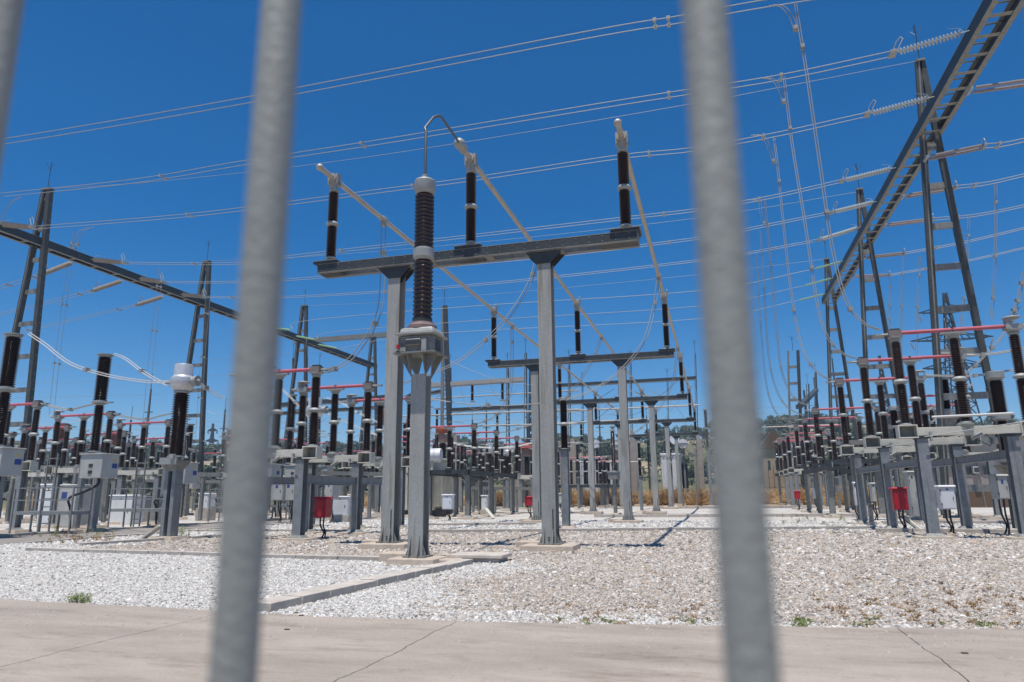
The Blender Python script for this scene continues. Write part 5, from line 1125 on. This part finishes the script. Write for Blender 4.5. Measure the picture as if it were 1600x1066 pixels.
b.add(vs, [(i*(nr+1)+j, (i+1)*(nr+1)+j, (i+1)*(nr+1)+j+1, i*(nr+1)+j+1) for i in range(na) for j in range(nr)]); struct('hill', b)
b = MB(dirt); b.add([(-60,70,-.045),(60,72,-.045),(75,125,.02),(-60,125,.02)], [(0,1,2,3)]); struct('dirt_strip', b)
def leaf_cloud(n, clumps, size, seed, flat=1.):
    r = np.random.default_rng(seed); cs = []
    for _ in range(clumps):
        v = r.normal(size=3); v /= np.linalg.norm(v); v *= r.uniform(.25, .85); cs.append((v*np.array([1,1,.75*flat])+np.array([0,0,.95]), r.uniform(.28,.48)))
    vs, fs = [], []
    for k in range(n):
        c, cr = cs[k % clumps]; v = r.normal(size=3); v /= np.linalg.norm(v); p = c+v*cr*r.uniform(.55,1.05)**.5*np.array([1,1,.85])
        a = r.normal(size=3); a /= np.linalg.norm(a); e = np.cross(a, v); e /= np.linalg.norm(e)+1e-6; s_ = size*r.uniform(.6,1.4)
        o = len(vs); vs += [tuple(p-a*s_), tuple(p+e*s_*.6), tuple(p+a*s_), tuple(p-e*s_*.6)]; fs.append((o,o+1,o+2,o+3))
    return vs, fs
crowns = []
for k in range(5):
    b = MB(leafA if k < 3 else leafB); vs, fs = leaf_cloud(1100, 11, .10, k+3); b.add(vs, fs); crowns.append(b.mesh('crown'))
b = MB(trunkm); b.tube([(0,0,-.4),(.03,.02,.3),(-.02,.05,.75)],[.09,.07,.04],7); b.tube([(0,.03,.35),(.25,.1,.8)],[.05,.02],5); b.tube([(0,.03,.4),(-.22,-.12,.85)],[.045,.02],5); trunk_me = b.mesh('trunk')
rt = random.Random(11); cnt = 0; where = (('left breakers',-70,340),('left disconnectors',340,620),('middle platform',620,860),('row of portals',860,1130),('thick right bar',1130,1300),('right-hand disconnectors',1300,1460),('service building',1460,1720))
for nm_, xa, xb in where:
    n = int((xb-xa)*.19)
    for i in range(n):
        px = rt.uniform(xa, xb); r = rt.choice((rt.uniform(135,240), rt.uniform(200,325), rt.uniform(300,335)))
        g0 = at(px, 760, Z=CAM.z+1); dr = Vector((g0.x, g0.y, 0)).normalized(); x, y = dr.x*r, dr.y*r
        if (r < 170) and rt.random() < .4: continue
        s_ = rt.uniform(2.0, 3.6)*(1.25 if r > 280 else 1); k = rt.choice((0,1,2,3,4) if nm_ != 'row of portals' else (1,3,4,3,4))
        lab = f'{"dark round pine" if k > 2 else "grey green olive tree"} on the hillside beyond the {nm_}'
        t = thing('pine_tree' if k > 2 else 'olive_tree', lab, 'tree', (x, y, hill_h(x, y)-.1), f'{"pines" if k > 2 else "olive trees"} on the hill beyond the {nm_}')
        t.scale = (s_*rt.uniform(.9,1.25), s_*rt.uniform(.9,1.25), s_*rt.uniform(.8,1.15)); t.rotation_euler.z = rt.uniform(0, 6.3)
        part('crown', crowns[k], t, (0,0,0)); part('trunk', trunk_me, t, (0,0,0)); cnt += 1
        if cnt >= 290: break
b = MB(leafA); rs2 = np.random.default_rng(21)
for k in range(1500):
    px = rs2.uniform(-70, 1720); rr = rs2.uniform(150, 340); g0 = at(px, 760, Z=CAM.z+1); dr = Vector((g0.x, g0.y, 0)).normalized(); x, y = dr.x*rr, dr.y*rr
    if math.sin(px*.045+rr*.05)+rs2.normal(0,.5) > 1.0: continue
    b.use(leafA if k % 3 else leafB); h0 = hill_h(x, y); sz = rs2.uniform(1.0, 2.4)
    vs, fs = [], []
    for q in range(46):
        v = rs2.normal(size=3); v /= np.linalg.norm(v); c_ = np.array([x, y, h0+sz*.35])+v*sz*np.array([1.25,1.25,.75])*rs2.uniform(.5,1.0); a_ = rs2.normal(size=3); a_ /= np.linalg.norm(a_); e_ = np.cross(a_, v); o = len(vs)
        vs += [tuple(c_-a_*.42), tuple(c_+e_*.3), tuple(c_+a_*.42), tuple(c_-e_*.3)]; fs.append((o,o+1,o+2,o+3))
    b.add(vs, fs)
struct('hillside_scrub', b, kind='stuff')
# dry bushes
def bush_mesh(seed, n=2600):
    r = np.random.default_rng(seed); b = MB(dryg); vs, fs = [], []
    for _ in range(n):
        an = r.uniform(0, 6.28); el = r.uniform(.1, 1.5); L_ = r.uniform(.55, 1.0)*(.9+.25*math.sin(an*3+seed)); d_ = np.array([math.cos(an)*math.cos(el), math.sin(an)*math.cos(el), math.sin(el)*.9])
        bp = np.array([r.normal(0,.22), r.normal(0,.22), 0]); p0 = bp+d_*L_*r.uniform(.2,.7); p1 = bp+d_*L_; sd = np.cross(d_, r.normal(size=3)); sd /= np.linalg.norm(sd); o = len(vs)
        vs += [tuple(p0-sd*.012), tuple(p0+sd*.012), tuple(p1+sd*.006)]; fs.append((o,o+1,o+2))
        q = p1+r.normal(0,.05,3); o = len(vs); vs += [tuple(q), tuple(q+sd*.035), tuple(q+d_*.05)]; fs.append((o,o+1,o+2))
    b.add(vs, fs); return b.mesh('dry_bush')
bm = [bush_mesh(s_) for s_ in (1,2,3)]; rb = random.Random(5)
zones = (('between the portal columns', 862, 1000, 24, 76, 88), ('right of the fourth portal column', 1000, 1130, 30, 76, 90), ('right of the thick bar', 1185, 1300, 22, 78, 92), ('under the right-hand disconnector rows', 1300, 1400, 16, 70, 90), ('under the middle platform', 745, 862, 24, 74, 88), ('seen under the left frames', 480, 560, 10, 74, 84), ('at the far left', 40, 160, 8, 60, 72))
for nm_, xa, xb, n, ra, rbb in zones:
    for i in range(n):
        px = rb.uniform(xa, xb); Yv = rb.uniform(ra, rbb); g0 = at(px, 780, Y=Yv); s_ = rb.uniform(1.1, 2.1)
        o = link('dry_bush', rb.choice(bm), None, (g0.x, Yv, -.05)); o.scale = (s_*1.35, s_*1.2, s_*.95); o.rotation_euler.z = rb.uniform(0, 6.3)
        tag(o, f'straw coloured dry bush {nm_}', 'dry bush', f'dry bushes {nm_}')
# weeds
def tuft(b, x, y, h, n, m, spread=.5, z=-.02, leaf=.012):
    b.use(m)
    for _ in range(n):
        an = rb.uniform(0, 6.28); le = rb.uniform(.5, 1)*h; t_ = rb.uniform(.1, spread); bx, by = x+rb.gauss(0, .018), y+rb.gauss(0, .018)
        tip = Vector((bx+math.cos(an)*le*t_, by+math.sin(an)*le*t_, z+le*math.sqrt(max(.1,1-t_*t_)))); p = Vector((bx, by, z)); sd = Vector((-math.sin(an), math.cos(an), 0))*.003
        b.add([p-sd, p+sd, tip], [(0,1,2)])
        for k in range(4):
            c = p.lerp(tip, rb.uniform(.35, 1)); d_ = Vector((rb.gauss(0,1), rb.gauss(0,1), rb.gauss(0,.8))).normalized(); e = d_.cross(Vector((rb.gauss(0,1),rb.gauss(0,1),rb.gauss(0,1)))).normalized(); l = leaf*rb.uniform(1, 2.4)
            b.add([c, c+d_*l*.5+e*l*.28, c+d_*l, c+d_*l*.5-e*l*.28], [(0,1,2,3)])
b = MB(weedg); g0 = at(124,941,Z=0)
for k in range(9): tuft(b, g0.x+rb.gauss(0,.07), g0.y+rb.gauss(0,.03), rb.uniform(.1,.2), 12, weedg, .6)
solo('green_weed', b, 'small green weed growing at the edge of the road in the white gravel', 'weed')
b = MB(dryt)
for _ in range(70):
    px, py = rb.uniform(1270,1598), rb.gauss(940,16); py = min(975, max(905, py)); g0 = at(px, py, Z=0); tuft(b, g0.x, g0.y, rb.uniform(.03,.07), 12, dryt, .8, leaf=.011)
for _ in range(30):
    px, py = rb.uniform(800,1120), rb.uniform(945,975); g0 = at(px, py, Z=0); tuft(b, g0.x, g0.y, rb.uniform(.03,.06), 8, dryt, .8, leaf=.010)
for _ in range(40):
    px, py = rb.uniform(640,1600), rb.uniform(840,960); g0 = at(px, py, Z=0); tuft(b, g0.x, g0.y, rb.uniform(.03,.05), 5, dryt, .8, leaf=.012)
struct('dry_weeds', b, kind='stuff')
b = MB(weedg)
for _ in range(34):
    px = rb.choice((rb.uniform(860,960), rb.uniform(980,1110), rb.uniform(1240,1270), rb.uniform(1290,1590))); g0 = at(px, rb.uniform(966,979), Z=0); tuft(b, g0.x, g0.y, rb.uniform(.03,.08), 8, weedg, .6, leaf=.012)
for _ in range(16):
    g0 = at(rb.uniform(1205,1320), rb.uniform(806,820), Z=0); tuft(b, g0.x, g0.y, .22, 8, weedg, .6, leaf=.022)
struct('green_weeds', b, kind='stuff')
b = MB(dryt)
for _ in range(46):
    px = rb.choice((rb.uniform(25,100), rb.uniform(90,150), rb.uniform(150,180))); g0 = at(px, rb.uniform(838,853)-px*.02, Z=0); tuft(b, g0.x, g0.y, rb.uniform(.08,.24), 7, rb.choice((dryt,dryt,dryt,weedg)), .7, leaf=.022)
for _ in range(24):
    g0 = at(rb.choice((rb.gauss(84,5), rb.gauss(128,5), rb.gauss(156,6), rb.gauss(283,4), rb.gauss(293,5))), rb.uniform(832,845)-4, Z=0); tuft(b, g0.x, g0.y, rb.uniform(.2,.45), 6, weedg, .45, leaf=.022)
struct('path_weeds', b, kind='stuff')
# small dark scraps on the road
b = MB(bplinth)
for (x, y) in ((448,984),(462,958),(470,962),(1507,1021)):
    g0 = at(x, y, Z=.014); b.box(g0.x-.02,g0.x+.025,g0.y-.012,g0.y+.012,.013,.022)
struct('road_debris', b, kind='stuff')
b = MB(kerbm)
for _ in range(420):
    px = rb.uniform(0, 1600); g0 = at(px, (940+px*.029)+abs(rb.gauss(0, 16))+6, Z=.012); q = rb.uniform(.004, .013)
    b.mats[0] = kerbm; b.frust(g0.x, g0.y, .011, .013+q, q*2.2, q*1.7, q*1.1, q*.8)
struct('stray_stones', b, kind='stuff')

# ------------------------------------------------------------------ summer air
hz = bpy.data.materials.new('summer_haze'); hz.use_nodes = True; n_ = hz.node_tree; n_.nodes.remove(n_.nodes['Principled BSDF'])
pv = n_.nodes.new('ShaderNodeVolumePrincipled'); pv.inputs['Density'].default_value = .00055; pv.inputs['Color'].default_value = (.60, .80, 1, 1); pv.inputs['Anisotropy'].default_value = .2
n_.links.new(pv.outputs[0], n_.nodes['Material Output'].inputs['Volume'])
b = MB(hz); b.box(-3600, 3600, -3600, 3600, -1.2, 75); o = struct('haze', b, kind='stuff')
